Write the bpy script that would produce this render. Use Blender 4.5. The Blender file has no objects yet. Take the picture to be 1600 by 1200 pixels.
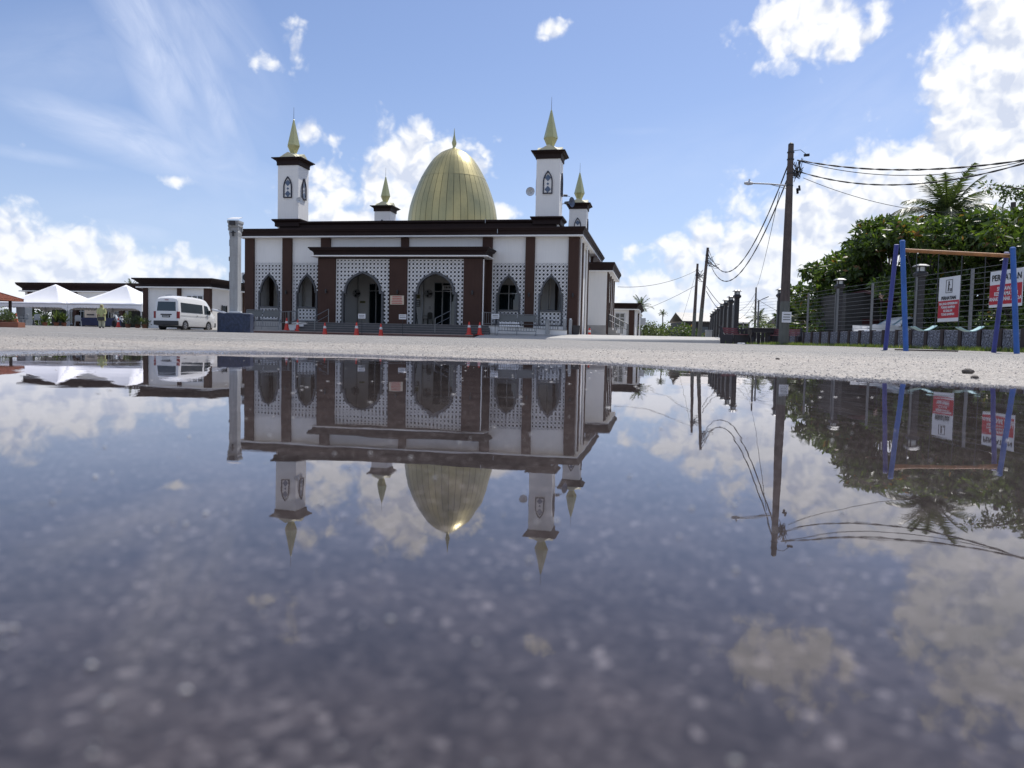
import bpy, bmesh, math, random
import numpy as np
from mathutils import Vector, Matrix
random.seed(7); rng = np.random.default_rng(7)
S = bpy.context.scene; COL = S.collection
R = math.radians; PI = math.pi

# ------------------------------------------------------------------ camera, sky, sun, exposure
CAM_H, PITCH, ROLL, FPX = 0.17, -3.11, 1.294, 1174.0
_p, _r = R(PITCH), R(ROLL)
_F = np.array([0, math.cos(_p), math.sin(_p)]); _U0 = np.array([0, -math.sin(_p), math.cos(_p)]); _X0 = np.array([1., 0, 0])
_X = math.cos(_r)*_X0 + math.sin(_r)*_U0; _U = -math.sin(_r)*_X0 + math.cos(_r)*_U0
def ray(px, py):
    d = _F + (px-800)/FPX*_X - (py-600)/FPX*_U
    return d/d[1]
def at(px, py, Y):
    v = ray(px, py)*Y; return Vector((v[0], v[1], v[2]+CAM_H))
cd = bpy.data.cameras.new('camera'); cam = bpy.data.objects.new('camera', cd); COL.objects.link(cam)
cd.sensor_width = 36; cd.lens = FPX/1600*36; cd.clip_start = 0.02; cd.clip_end = 3000
cam.matrix_world = Matrix(((_X[0], _U[0], -_F[0], 0), (_X[1], _U[1], -_F[1], 0), (_X[2], _U[2], -_F[2], CAM_H), (0, 0, 0, 1)))
cd.dof.use_dof = True; cd.dof.focus_distance = 38; cd.dof.aperture_fstop = 3.7
S.camera = cam
SUN_AZ, SUN_EL = 33.0, 57.0          # azimuth clockwise from +Y
w = bpy.data.worlds.new('World'); S.world = w; w.use_nodes = True
nt = w.node_tree; nt.nodes.clear(); N = nt.nodes; L = nt.links
def wn(t, **k):
    n = N.new(t)
    for a, b in k.items(): setattr(n, a, b)
    return n
def wm(op, a, b=None, c=None, clamp=False):
    n = wn('ShaderNodeMath', operation=op); n.use_clamp = clamp
    for i, v in enumerate((a, b, c)):
        if v is None: continue
        if isinstance(v, (int, float)): n.inputs[i].default_value = v
        else: L.new(v, n.inputs[i])
    return n.outputs[0]
sky = wn('ShaderNodeTexSky', sky_type='NISHITA', sun_disc=False)
sky.sun_elevation = R(SUN_EL); sky.sun_rotation = R(SUN_AZ); sky.air_density = 1.0; sky.dust_density = 0.6; sky.ozone_density = 2.2
tc = wn('ShaderNodeTexCoord'); sep = wn('ShaderNodeSeparateXYZ'); L.new(tc.outputs['Generated'], sep.inputs[0])
az = wm('ARCTAN2', sep.outputs[0], sep.outputs[1]); el = wm('ARCSINE', sep.outputs[2])
cmb = wn('ShaderNodeCombineXYZ'); L.new(az, cmb.inputs[0]); L.new(el, cmb.inputs[1]); UV = cmb.outputs[0]
def vm(op, a, b):
    n = wn('ShaderNodeVectorMath', operation=op)
    for i, v in enumerate((a, b)):
        if isinstance(v, (tuple, list)): n.inputs[i].default_value = v
        else: L.new(v, n.inputs[i])
    return n.outputs['Value' if op == 'LENGTH' else 'Vector']
def noise(vec, scale, detail=8, rough=.55, dist=0.0, off=(0, 0, 0), st=(1, 1, 1)):
    v = vm('MULTIPLY', vm('ADD', vec, off), st)
    n = wn('ShaderNodeTexNoise'); n.inputs['Scale'].default_value = scale; n.inputs['Detail'].default_value = detail
    n.inputs['Roughness'].default_value = rough; n.inputs['Distortion'].default_value = dist
    L.new(v, n.inputs['Vector']); return n.outputs['Fac']
# cumulus: centre, half width, half height in picture units of angle, weight
BL = [(640,262,62,52,1.1),(610,300,95,50,.9),(715,270,55,42,1.0),(540,305,70,45,.7),(560,340,90,30,.8),(780,330,30,18,.75),(480,207,24,20,.85),(530,216,26,12,.4),
      (457,78,20,36,.72),(425,97,30,16,.5),(866,48,20,17,.74),(1265,30,88,50,1.05),(1330,60,50,26,.7),(1210,50,40,34,.8),(1580,120,80,95,1.25),(1560,200,110,60,1.2),(1640,90,90,110,1.3),
      (1470,235,120,40,.95),(1560,290,150,60,1.1),(1390,290,110,50,.8),(1300,350,150,70,1.0),(1210,400,150,60,1.0),(1400,380,200,80,1.1),(1100,425,110,38,.8),(1180,330,60,18,.5),(1030,380,50,14,.62),(985,390,40,14,.55),(1050,450,130,34,.9),(1230,470,240,50,1.0),
      (20,400,85,55,1.15),(60,425,110,46,1.1),(170,430,110,40,.85),(260,435,110,26,.65),(100,470,200,35,.8),(270,282,34,10,.55),(1105,300,22,10,.4),(930,470,120,30,.7),(380,430,80,20,.55)]
mask = None
for (x, y, rx, ry, a) in BL:
    d = ray(x, y); d = d/np.linalg.norm(d); A0, E0 = math.atan2(d[0], d[1]), math.asin(d[2])
    ln = vm('LENGTH', vm('MULTIPLY', vm('SUBTRACT', UV, (A0, E0, 0)), (FPX/rx/1.15, FPX/ry/1.15, 0)), (0, 0, 0))
    m = wm('MULTIPLY_ADD', ln, -(a+.16)*.60, a+.16)
    mask = m if mask is None else wm('SMOOTH_MAX', mask, m, .12)
# beyond the part of the sky in the picture the same broken cumulus goes on
far = wm('MULTIPLY_ADD', wm('ABSOLUTE', az), 6.0, -4.2, clamp=True)
high = wm('MULTIPLY_ADD', el, 6.0, -3.1, clamp=True)
gen = wm('MULTIPLY', wm('MAXIMUM', far, high), wm('MULTIPLY', wm('SUBTRACT', noise(tc.outputs['Generated'], 3.2, 3), .47), 7.0))
mask = wm('MAXIMUM', mask, gen)
warp = wn('ShaderNodeTexNoise'); warp.inputs['Scale'].default_value = 30; warp.inputs['Detail'].default_value = 4; L.new(UV, warp.inputs['Vector'])
def puffs(off):
    acc = None
    wv_ = vm('ADD', vm('ADD', UV, off), vm('MULTIPLY', vm('SUBTRACT', warp.outputs['Color'], (.5, .5, .5)), (.035, .035, 0)))
    for sc_, a_ in ((20, .55), (48, .28), (110, .14)):
        v = wn('ShaderNodeTexVoronoi', feature='SMOOTH_F1', voronoi_dimensions='2D'); v.inputs['Scale'].default_value = sc_; v.inputs['Smoothness'].default_value = .35; L.new(wv_, v.inputs['Vector'])
        t_ = wm('MULTIPLY', v.outputs['Distance'], -a_); acc = t_ if acc is None else wm('ADD', acc, t_)
    return wm('ADD', acc, .96)
fb = wm('MULTIPLY_ADD', puffs((0, 0, 0)), .62, wm('MULTIPLY', noise(UV, 9.0, 10, .58, .2), .42)); fb2 = wm('MULTIPLY_ADD', puffs((.006, .012, 0)), .62, wm('MULTIPLY', noise(UV, 9.0, 5, .58, .2, off=(.006, .012, 0)), .42))
big = noise(UV, 26.0, 8, .6, .5, off=(3, 1, 0))
dens0 = wm('ADD', wm('ADD', mask, wm('MULTIPLY', wm('SUBTRACT', fb, .55), 1.7)), wm('MULTIPLY', wm('SUBTRACT', big, .5), .75))
dn = wn('ShaderNodeMapRange', interpolation_type='SMOOTHSTEP'); L.new(dens0, dn.inputs['Value'])
dn.inputs['From Min'].default_value = .40; dn.inputs['From Max'].default_value = .86
dens = dn.outputs['Result']
shade = wm('MULTIPLY_ADD', wm('SUBTRACT', fb, fb2), 2.6, .96)
thick = wn('ShaderNodeMapRange'); L.new(dens0, thick.inputs['Value']); thick.inputs['From Min'].default_value = .75; thick.inputs['From Max'].default_value = 1.7
thick.inputs['To Min'].default_value = 0; thick.inputs['To Max'].default_value = .20
shade = wm('SUBTRACT', shade, thick.outputs['Result']); shade = wm('MINIMUM', wm('MAXIMUM', shade, .62), 1.12)
# cirrus
def streak(px, py, ang, lx, ly, a, sc):
    d = ray(px, py); d = d/np.linalg.norm(d); A0, E0 = math.atan2(d[0], d[1]), math.asin(d[2])
    mp = wn('ShaderNodeMapping', vector_type='TEXTURE'); L.new(UV, mp.inputs[0]); mp.inputs['Location'].default_value = (A0, E0, 0); mp.inputs['Rotation'].default_value = (0, 0, R(ang))
    ln = vm('LENGTH', vm('MULTIPLY', mp.outputs[0], (FPX/lx, FPX/ly, 0)), (0, 0, 0))
    g = wm('SMOOTH_MIN', wm('MAXIMUM', wm('SUBTRACT', 1.0, ln), 0.0), 1.0, .2)
    n = noise(mp.outputs[0], sc, 7, .6, .8, st=(1, 3.2, 1))
    return wm('MULTIPLY', wm('MULTIPLY', g, a), wm('MULTIPLY_ADD', n, 2.2, -.48, clamp=True))
ci = None
for s in ((255,100,-62,230,62,1.0,7),(340,160,-68,170,34,.8,9),(230,225,-12,210,40,.95,8),(120,90,20,200,70,.28,6),(300,30,-50,200,90,.6,6),(60,245,-3,90,10,.5,9),(215,360,-6,70,16,.55,10),(300,330,5,260,50,.22,6),(1330,180,30,260,90,.3,6),(1100,250,10,300,80,.18,5),(1010,205,0,70,8,.2,10)):
    c = streak(*s); ci = c if ci is None else wm('MAXIMUM', ci, c)
ci = wm('MULTIPLY', ci, .92)
cc = wn('ShaderNodeMixRGB'); cc.inputs[1].default_value = (6.6, 7.2, 8.7, 1); cc.inputs[2].default_value = (10.2, 10.3, 10.5, 1)
sh = wn('ShaderNodeMapRange'); L.new(shade, sh.inputs['Value']); sh.inputs['From Min'].default_value = .62; sh.inputs['From Max'].default_value = 1.02; L.new(sh.outputs[0], cc.inputs[0])
# thin pale veil of humid air
hz = wm('POWER', wm('SUBTRACT', 1.0, wm('MAXIMUM', sep.outputs[2], 0.0)), 7.0)
m0 = wn('ShaderNodeMixRGB'); L.new(wm('MULTIPLY_ADD', hz, .42, .10), m0.inputs[0]); m0.inputs[2].default_value = (5.2, 6.9, 10.8, 1)
hs = wn('ShaderNodeMixRGB', blend_type='MULTIPLY'); hs.inputs[0].default_value = 1; L.new(sky.outputs[0], hs.inputs[1]); hs.inputs[2].default_value = (1.02, 1.04, 1.20, 1)
L.new(hs.outputs[0], m0.inputs[1])
m1 = wn('ShaderNodeMixRGB'); L.new(ci, m1.inputs[0]); L.new(m0.outputs[0], m1.inputs[1]); m1.inputs[2].default_value = (7.6, 8.4, 10.4, 1)
m2 = wn('ShaderNodeMixRGB'); L.new(dens, m2.inputs[0]); L.new(m1.outputs[0], m2.inputs[1]); L.new(cc.outputs[0], m2.inputs[2])
bg = wn('ShaderNodeBackground'); bg.inputs[1].default_value = 0.09; m3 = wn('ShaderNodeMixRGB'); L.new(wm('MULTIPLY', hz, .42), m3.inputs[0]); L.new(m2.outputs[0], m3.inputs[1]); m3.inputs[2].default_value = (7.6, 8.5, 10.0, 1); L.new(m3.outputs[0], bg.inputs[0])
wo = wn('ShaderNodeOutputWorld'); L.new(bg.outputs[0], wo.inputs[0])
w.cycles.sampling_method = 'MANUAL'; w.cycles.sample_map_resolution = 512
sd = bpy.data.lights.new('sun', 'SUN'); sd.energy = 3.9; sd.angle = R(.53); sd.color = (1, .96, .9)
so = bpy.data.objects.new('sun', sd); COL.objects.link(so); so.location = (0, 0, 50)
sv = Vector((math.sin(R(SUN_AZ))*math.cos(R(SUN_EL)), math.cos(R(SUN_AZ))*math.cos(R(SUN_EL)), math.sin(R(SUN_EL))))
so.rotation_euler = sv.to_track_quat('Z', 'Y').to_euler()
vs = S.view_settings; S.display_settings.display_device = 'sRGB'; vs.view_transform = 'Standard'; vs.look = 'None'; vs.exposure = 0.18; vs.gamma = 1
try: vs.use_curve_mapping = False
except Exception: pass
S.cycles.use_denoising = True; S.cycles.max_bounces = 8; S.cycles.transparent_max_bounces = 12; S.cycles.caustics_reflective = False; S.cycles.caustics_refractive = False
S.cycles.sample_clamp_indirect = 6

# ------------------------------------------------------------------ helpers
def tag(o, label=None, cat=None, group=None, kind=None):
    for k, v in (('label', label), ('category', cat), ('group', group), ('kind', kind)):
        if v: o[k] = v
    return o
def thing(name, label, cat, loc=(0, 0, 0), rz=0, group=None):
    o = bpy.data.objects.new(name, None); COL.objects.link(o); o.location = loc; o.rotation_euler = (0, 0, rz); o.empty_display_size = .3
    return tag(o, label, cat, group)
class MB:
    def __init__(s): s.v = []; s.f = []; s.c = None
    def add(s, vs_, fs):
        b = len(s.v); s.v += [tuple(p) for p in vs_]; s.f += [tuple(i+b for i in f) for f in fs]; return s
    def box(s, x0, x1, y0, y1, z0, z1):
        return s.add([(x0,y0,z0),(x1,y0,z0),(x1,y1,z0),(x0,y1,z0),(x0,y0,z1),(x1,y0,z1),(x1,y1,z1),(x0,y1,z1)],
                     [(0,3,2,1),(4,5,6,7),(0,1,5,4),(1,2,6,5),(2,3,7,6),(3,0,4,7)])
    def beam(s, p, q, wd, hd=None, up=(0, 0, 1)):
        p, q = Vector(p), Vector(q); d = (q-p).normalized(); u = Vector(up)
        if abs(d.dot(u)) > .98: u = Vector((1, 0, 0))
        a = d.cross(u).normalized()*(wd/2); b = a.cross(d).normalized()*((hd or wd)/2)
        return s.add([p-a-b, p+a-b, p+a+b, p-a+b, q-a-b, q+a-b, q+a+b, q-a+b], [(0,3,2,1),(4,5,6,7),(0,1,5,4),(1,2,6,5),(2,3,7,6),(3,0,4,7)])
    def cyl(s, p, q, r0, r1=None, n=12, cap=True):
        r1 = r0 if r1 is None else r1; p, q = Vector(p), Vector(q); d = (q-p).normalized()
        a = d.orthogonal().normalized(); b = d.cross(a); vs_ = []
        for c, r in ((p, r0), (q, r1)):
            for i in range(n):
                t = 2*PI*i/n; vs_.append(c+a*(r*math.cos(t))+b*(r*math.sin(t)))
        fs = [(i, (i+1) % n, n+(i+1) % n, n+i) for i in range(n)]
        if cap: fs += [tuple(range(n-1, -1, -1)), tuple(range(n, 2*n))]
        return s.add(vs_, fs)
    def tube(s, pts, r, n=6):
        pts = [Vector(p) for p in pts]; rs = r if isinstance(r, (list, tuple)) else [r]*len(pts); vs_ = []; fs = []
        pa = None
        for i, p in enumerate(pts):
            d = (pts[min(i+1, len(pts)-1)]-pts[max(i-1, 0)]).normalized()
            a = d.orthogonal().normalized() if pa is None else (pa - d*pa.dot(d)).normalized(); pa = a; b = d.cross(a)
            for k in range(n):
                t = 2*PI*k/n; vs_.append(p+a*(rs[i]*math.cos(t))+b*(rs[i]*math.sin(t)))
        for i in range(len(pts)-1):
            for k in range(n): fs.append((i*n+k, i*n+(k+1) % n, (i+1)*n+(k+1) % n, (i+1)*n+k))
        fs += [tuple(range(n-1, -1, -1)), tuple(range((len(pts)-1)*n, len(pts)*n))]
        return s.add(vs_, fs)
    def lathe(s, prof, n=24, c=(0, 0, 0), ph=0, sx=1, sy=1):
        m = len(prof); vs_ = []
        for (r, z) in prof:
            for i in range(n):
                t = 2*PI*(i+ph)/n; vs_.append((c[0]+sx*r*math.cos(t), c[1]+sy*r*math.sin(t), c[2]+z))
        fs = [(j*n+i, j*n+(i+1) % n, (j+1)*n+(i+1) % n, (j+1)*n+i) for j in range(m-1) for i in range(n)]
        fs += [tuple(range(n-1, -1, -1)), tuple(range((m-1)*n, m*n))]
        return s.add(vs_, fs)
    def rect(s, x0, x1, y0, y1, prof):      # rectangular moulding: prof = (offset, z) from bottom to top, closed
        vs_ = []
        for (o, z) in prof: vs_ += [(x0-o,y0-o,z),(x1+o,y0-o,z),(x1+o,y1+o,z),(x0-o,y1+o,z)]
        m = len(prof); fs = [(j*4+i, j*4+(i+1) % 4, (j+1)*4+(i+1) % 4, (j+1)*4+i) for j in range(m-1) for i in range(4)]
        fs += [(3, 2, 1, 0), tuple(range((m-1)*4, m*4))]
        return s.add(vs_, fs)
    def prism(s, poly, f0, f1):             # poly of 2-tuples, f0/f1 map (a,b)->xyz
        n = len(poly); vs_ = [f0(*p) for p in poly]+[f1(*p) for p in poly]
        fs = [tuple(range(n-1, -1, -1)), tuple(range(n, 2*n))]+[(i, (i+1) % n, n+(i+1) % n, n+i) for i in range(n)]
        return s.add(vs_, fs)
    def xz(s, poly, y0, y1): return s.prism(poly, lambda a, b: (a, y0, b), lambda a, b: (a, y1, b))
    def yz(s, poly, x0, x1): return s.prism(poly, lambda a, b: (x0, a, b), lambda a, b: (x1, a, b))
    def xy(s, poly, z0, z1): return s.prism(poly, lambda a, b: (a, b, z0), lambda a, b: (a, b, z1))
    def strip(s, pts, fw, y0, y1):          # mitred frame along an open outline in the xz plane, widened outwards by fw
        P = [Vector(p) for p in pts]; O = []
        for i, p in enumerate(P):
            ns = []
            for a, b in ((i-1, i), (i, i+1)):
                if 0 <= a and b < len(P) and (P[b]-P[a]).length > 1e-6:
                    d = (P[b]-P[a]).normalized(); ns.append(Vector((-d.y, d.x)))
            nn = sum(ns, Vector((0, 0))); nn = nn.normalized(); k = 1/max(.5, nn.dot(ns[0])); O.append(p+nn*fw*k)
        for i in range(len(P)-1):
            q = [P[i], P[i+1], O[i+1], O[i]]
            vs_ = [(a.x, y0, a.y) for a in q]+[(a.x, y1, a.y) for a in q]
            fs = [(0,1,2,3),(7,6,5,4),(0,4,5,1),(2,6,7,3)]
            if i == 0: fs.append((0, 3, 7, 4))
            if i == len(P)-2: fs.append((1, 5, 6, 2))
            s.add(vs_, fs)
        return s
    def loft(s, rings, cap=True):
        n = len(rings[0]); vs_ = [p for r in rings for p in r]
        fs = [(j*n+i, j*n+(i+1) % n, (j+1)*n+(i+1) % n, (j+1)*n+i) for j in range(len(rings)-1) for i in range(n)]
        if cap: fs += [tuple(range(n-1, -1, -1)), tuple(range((len(rings)-1)*n, len(rings)*n))]
        return s.add(vs_, fs)
    def mesh(s, name, m, smooth=False, fix=True):
        me = bpy.data.meshes.new(name); me.from_pydata(s.v, [], s.f)
        for x in (m if isinstance(m, (list, tuple)) else [m]): me.materials.append(x)
        if fix:
            bm = bmesh.new(); bm.from_mesh(me); bmesh.ops.recalc_face_normals(bm, faces=bm.faces); bm.to_mesh(me); bm.free()
        if smooth:
            me.polygons.foreach_set('use_smooth', [True]*len(me.polygons))
            try: me.set_sharp_from_angle(angle=R(38))
            except Exception: pass
        me.update(); return me
    def build(s, name, m, parent=None, loc=(0, 0, 0), rz=0, smooth=False, bevel=0, label=None, kind=None, fix=True):
        return put(name, s.mesh(name, m, smooth, fix), parent, loc, rz, bevel, label, kind)
def put(name, me, parent=None, loc=(0, 0, 0), rz=0, bevel=0, label=None, kind=None):
    o = bpy.data.objects.new(name, me); COL.objects.link(o); o.location = loc; o.rotation_euler = (0, 0, rz)
    if parent: o.parent = parent
    if bevel:
        b = o.modifiers.new('b', 'BEVEL'); b.width = bevel; b.segments = 2; b.limit_method = 'ANGLE'; b.angle_limit = R(40)
    if label: o['label'] = label
    if kind: o['kind'] = kind
    return o
def dup(o, loc=None, rz=None, label=None, parent=None, sc=None):
    c = o.copy(); COL.objects.link(c); c.parent = parent
    if loc is not None: c.location = loc
    if rz is not None: c.rotation_euler = (0, 0, rz)
    if sc is not None: c.scale = (sc,)*3
    if label: c['label'] = label
    for k in [q for q in bpy.data.objects if q.parent == o]: dup(k, parent=c)
    return c

# ------------------------------------------------------------------ materials
def mat(name, col, rough=.7, metal=0, var=.12, vs_=3.0, bump=0.0, bs=40, grain=0.0, spec=.5, streak=0.0, dirt=None):
    m = bpy.data.materials.new(name); m.use_nodes = True; n_ = m.node_tree.nodes; l_ = m.node_tree.links
    b = n_['Principled BSDF']; b.inputs['Roughness'].default_value = rough; b.inputs['Metallic'].default_value = metal; b.inputs['Specular IOR Level'].default_value = spec
    t = n_.new('ShaderNodeTexCoord'); n = n_.new('ShaderNodeTexNoise'); n.inputs['Scale'].default_value = vs_; n.inputs['Detail'].default_value = 8; n.inputs['Roughness'].default_value = .6
    l_.new(t.outputs['Object'], n.inputs['Vector'])
    mr = n_.new('ShaderNodeMapRange'); mr.inputs['From Min'].default_value = .25; mr.inputs['From Max'].default_value = .75; mr.inputs['To Min'].default_value = 1-var; mr.inputs['To Max'].default_value = 1+var
    l_.new(n.outputs['Fac'], mr.inputs['Value']); last = mr.outputs[0]
    if streak:
        mp = n_.new('ShaderNodeMapping'); mp.inputs['Scale'].default_value = (5, 5, .35); l_.new(t.outputs['Object'], mp.inputs[0])
        n2 = n_.new('ShaderNodeTexNoise'); n2.inputs['Scale'].default_value = 2.2; n2.inputs['Detail'].default_value = 6; l_.new(mp.outputs[0], n2.inputs['Vector'])
        r2 = n_.new('ShaderNodeMapRange'); r2.inputs['From Min'].default_value = .45; r2.inputs['From Max'].default_value = .8; r2.inputs['To Min'].default_value = 1; r2.inputs['To Max'].default_value = 1-streak
        l_.new(n2.outputs['Fac'], r2.inputs['Value']); mm = n_.new('ShaderNodeMath'); mm.operation = 'MULTIPLY'; l_.new(last, mm.inputs[0]); l_.new(r2.outputs[0], mm.inputs[1]); last = mm.outputs[0]
    if grain:
        n3 = n_.new('ShaderNodeTexNoise'); n3.inputs['Scale'].default_value = bs*2; n3.inputs['Detail'].default_value = 3; l_.new(t.outputs['Object'], n3.inputs['Vector'])
        r3 = n_.new('ShaderNodeMapRange'); r3.inputs['From Min'].default_value = .3; r3.inputs['From Max'].default_value = .7; r3.inputs['To Min'].default_value = 1-grain; r3.inputs['To Max'].default_value = 1+grain
        l_.new(n3.outputs['Fac'], r3.inputs['Value']); mm = n_.new('ShaderNodeMath'); mm.operation = 'MULTIPLY'; l_.new(last, mm.inputs[0]); l_.new(r3.outputs[0], mm.inputs[1]); last = mm.outputs[0]
    mx = n_.new('ShaderNodeMixRGB'); mx.blend_type = 'MULTIPLY'; mx.inputs[0].default_value = 1; mx.inputs[1].default_value = (*col, 1)
    cb = n_.new('ShaderNodeCombineXYZ'); [l_.new(last, cb.inputs[i]) for i in range(3)]; l_.new(cb.outputs[0], mx.inputs[2]); l_.new(mx.outputs[0], b.inputs['Base Color'])
    if bump:
        n4 = n_.new('ShaderNodeTexNoise'); n4.inputs['Scale'].default_value = bs; n4.inputs['Detail'].default_value = 6; l_.new(t.outputs['Object'], n4.inputs['Vector'])
        bp = n_.new('ShaderNodeBump'); bp.inputs['Strength'].default_value = bump; bp.inputs['Distance'].default_value = .02; l_.new(n4.outputs['Fac'], bp.inputs['Height']); l_.new(bp.outputs[0], b.inputs['Normal'])
    return m
M = {}
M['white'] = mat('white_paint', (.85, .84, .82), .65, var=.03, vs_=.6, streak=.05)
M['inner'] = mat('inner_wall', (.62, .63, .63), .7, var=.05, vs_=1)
M['lat'] = mat('lattice_white', (.82, .82, .82), .7, var=.05)
M['brown'] = mat('brown_paint', (.068, .038, .030), .7, var=.12, vs_=1.0, streak=.14, spec=.2)
M['fascia'] = mat('dark_fascia', (.026, .015, .014), .65, var=.15, vs_=1.0, spec=.2, streak=.1)
M['grey_frame'] = mat('grey_frame', (.085, .088, .095), .5, var=.1)
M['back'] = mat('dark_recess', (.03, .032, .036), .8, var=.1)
M['navy'] = mat('navy_frame', (.018, .018, .035), .5)
M['blueglass'] = mat('leaded_pane', (.10, .14, .22), .3, var=.4, vs_=12)
M['glass'] = mat('dark_glass', (.012, .022, .028), .04, var=.2, spec=.8)
M['alu'] = mat('aluminium', (.5, .51, .52), .35, .6, var=.05)
M['steel'] = mat('rail_steel', (.22, .225, .23), .35, .7, var=.1)
M['gold'] = mat('gold_panel', (.53, .46, .225), .36, .66, var=.06, vs_=2.5, streak=.08)
M['goldm'] = mat('gold_spire', (.47, .46, .24), .42, .45, var=.06)
M['cream'] = mat('pale_cap', (.66, .62, .42), .5, var=.05)
M['slate'] = mat('step_tile', (.085, .085, .088), .5, var=.15, grain=.1, bs=8)
M['redstep'] = mat('step_edge', (.17, .085, .065), .6, var=.2, grain=.1, bs=6)
M['nosing'] = mat('step_nosing', (.20, .185, .18), .6, var=.2)
M['nosing2'] = mat('lower_nosing', (.40, .32, .28), .6, var=.2)
M['conc'] = mat('concrete', (.40, .385, .37), .8, var=.14, vs_=1.5, bump=.3, bs=30, grain=.08)
M['conclight'] = mat('apron_concrete', (.42, .405, .38), .8, var=.1, vs_=.7, bump=.3, bs=25, grain=.06)
M['pillar'] = mat('grey_pillar', (.36, .37, .375), .75, var=.12, vs_=2, bump=.3, bs=14, streak=.25, grain=.08)
M['mosaic'] = mat('blue_mosaic', (.028, .042, .085), .55, var=.6, vs_=7, bump=.5, bs=30, grain=.3, streak=.3)
M['orange'] = mat('cone_red', (.62, .045, .025), .45, var=.06)
M['band'] = mat('reflective_band', (.75, .74, .72), .4, var=.05)
M['sign'] = mat('sign_white', (.74, .75, .77), .4, var=.03)
M['red'] = mat('sign_red', (.48, .018, .035), .4, var=.04)
M['ink'] = mat('black_print', (.02, .02, .025), .5)
M['pole'] = mat('old_pole', (.10, .078, .07), .8, var=.3, vs_=3, bump=.5, bs=12, streak=.4)
M['pole2'] = mat('pole_base', (.13, .135, .12), .8, var=.2, vs_=4, bump=.4, bs=14, streak=.3)
M['cable'] = mat('cable_black', (.018, .018, .02), .6)
M['blue'] = mat('swing_blue', (.03, .115, .38), .5, var=.2, vs_=3, streak=.3)
M['blue2'] = mat('swing_violet', (.05, .065, .28), .5, var=.2, vs_=3, streak=.3)
M['orangebar'] = mat('swing_orange', (.36, .16, .055), .6, var=.3, vs_=5, streak=.3)
M['teal'] = mat('swing_seat', (.42, .62, .60), .5, var=.1)
M['pebble'] = mat('pebble_wash', (.16, .165, .195), .85, var=.35, vs_=9, bump=1.0, bs=9, grain=.85, streak=.35)
M['dbrown'] = mat('dark_post', (.045, .03, .028), .7, var=.25, bump=.3)
M['fpost'] = mat('fence_post', (.20, .205, .21), .5, .3, var=.1)
M['fdark'] = mat('fence_pillar', (.03, .028, .03), .6, var=.2)
M['pink'] = mat('bench_slat', (.22, .09, .10), .6, var=.2)
M['bdark'] = mat('bench_end', (.018, .015, .02), .5, var=.2)
M['lampw'] = mat('lamp_glass', (.6, .62, .6), .4)
M['tent'] = mat('canvas_white', (.86, .86, .88), .6, var=.02, vs_=1)
M['tile'] = mat('roof_tile', (.30, .10, .055), .7, var=.35, vs_=4, bump=.6, bs=8, grain=.25)
M['vanw'] = mat('van_paint', (.78, .78, .78), .22, var=.01, spec=.6)
M['rubber'] = mat('rubber', (.02, .02, .022), .8)
M['plas'] = mat('black_plastic', (.03, .03, .033), .5)
M['rim'] = mat('wheel_rim', (.5, .5, .52), .3, .8)
M['tail'] = mat('tail_lamp', (.22, .012, .015), .25)
M['zinc'] = mat('zinc_roof', (.42, .40, .36), .5, .1, var=.15, vs_=1, streak=.2)
M['dkwall'] = mat('dark_wall', (.06, .058, .055), .8, var=.2)
M['awning'] = mat('maroon_awning', (.075, .022, .022), .8, var=.2)
M['bark'] = mat('bark', (.11, .09, .07), .9, var=.3, bump=.8, bs=10)
M['khaki'] = mat('yellow_green_cloth', (.42, .43, .20), .85, var=.1, vs_=8)
M['cloth2'] = mat('pale_cloth', (.45, .45, .34), .85, var=.1)
M['skin'] = mat('skin', (.35, .2, .14), .6)
M['bluebin'] = mat('blue_plastic', (.012, .02, .07), .5)
M['plast'] = mat('white_plastic', (.6, .62, .64), .4)
M['cab'] = mat('dull_cabinet', (.22, .24, .27), .5)
M['chairg'] = mat('shaded_white_plastic', (.34, .36, .38), .5)  # white chair plastic, tent shade put into its colour
M['terra'] = mat('terracotta', (.25, .10, .06), .8, var=.2)
M['tarp'] = mat('grey_banner', (.12, .125, .12), .6, var=.1, vs_=2)
M['cboard'] = mat('cream_board', (.62, .52, .40), .5)
M['yel'] = mat('olive_plaque', (.20, .19, .04), .5)
M['stone'] = mat('loose_stone', (.09, .075, .065), .8, var=.3)
M['fleck'] = mat('pale_fleck', (.42, .41, .40), .6, var=.6, vs_=9)

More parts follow.
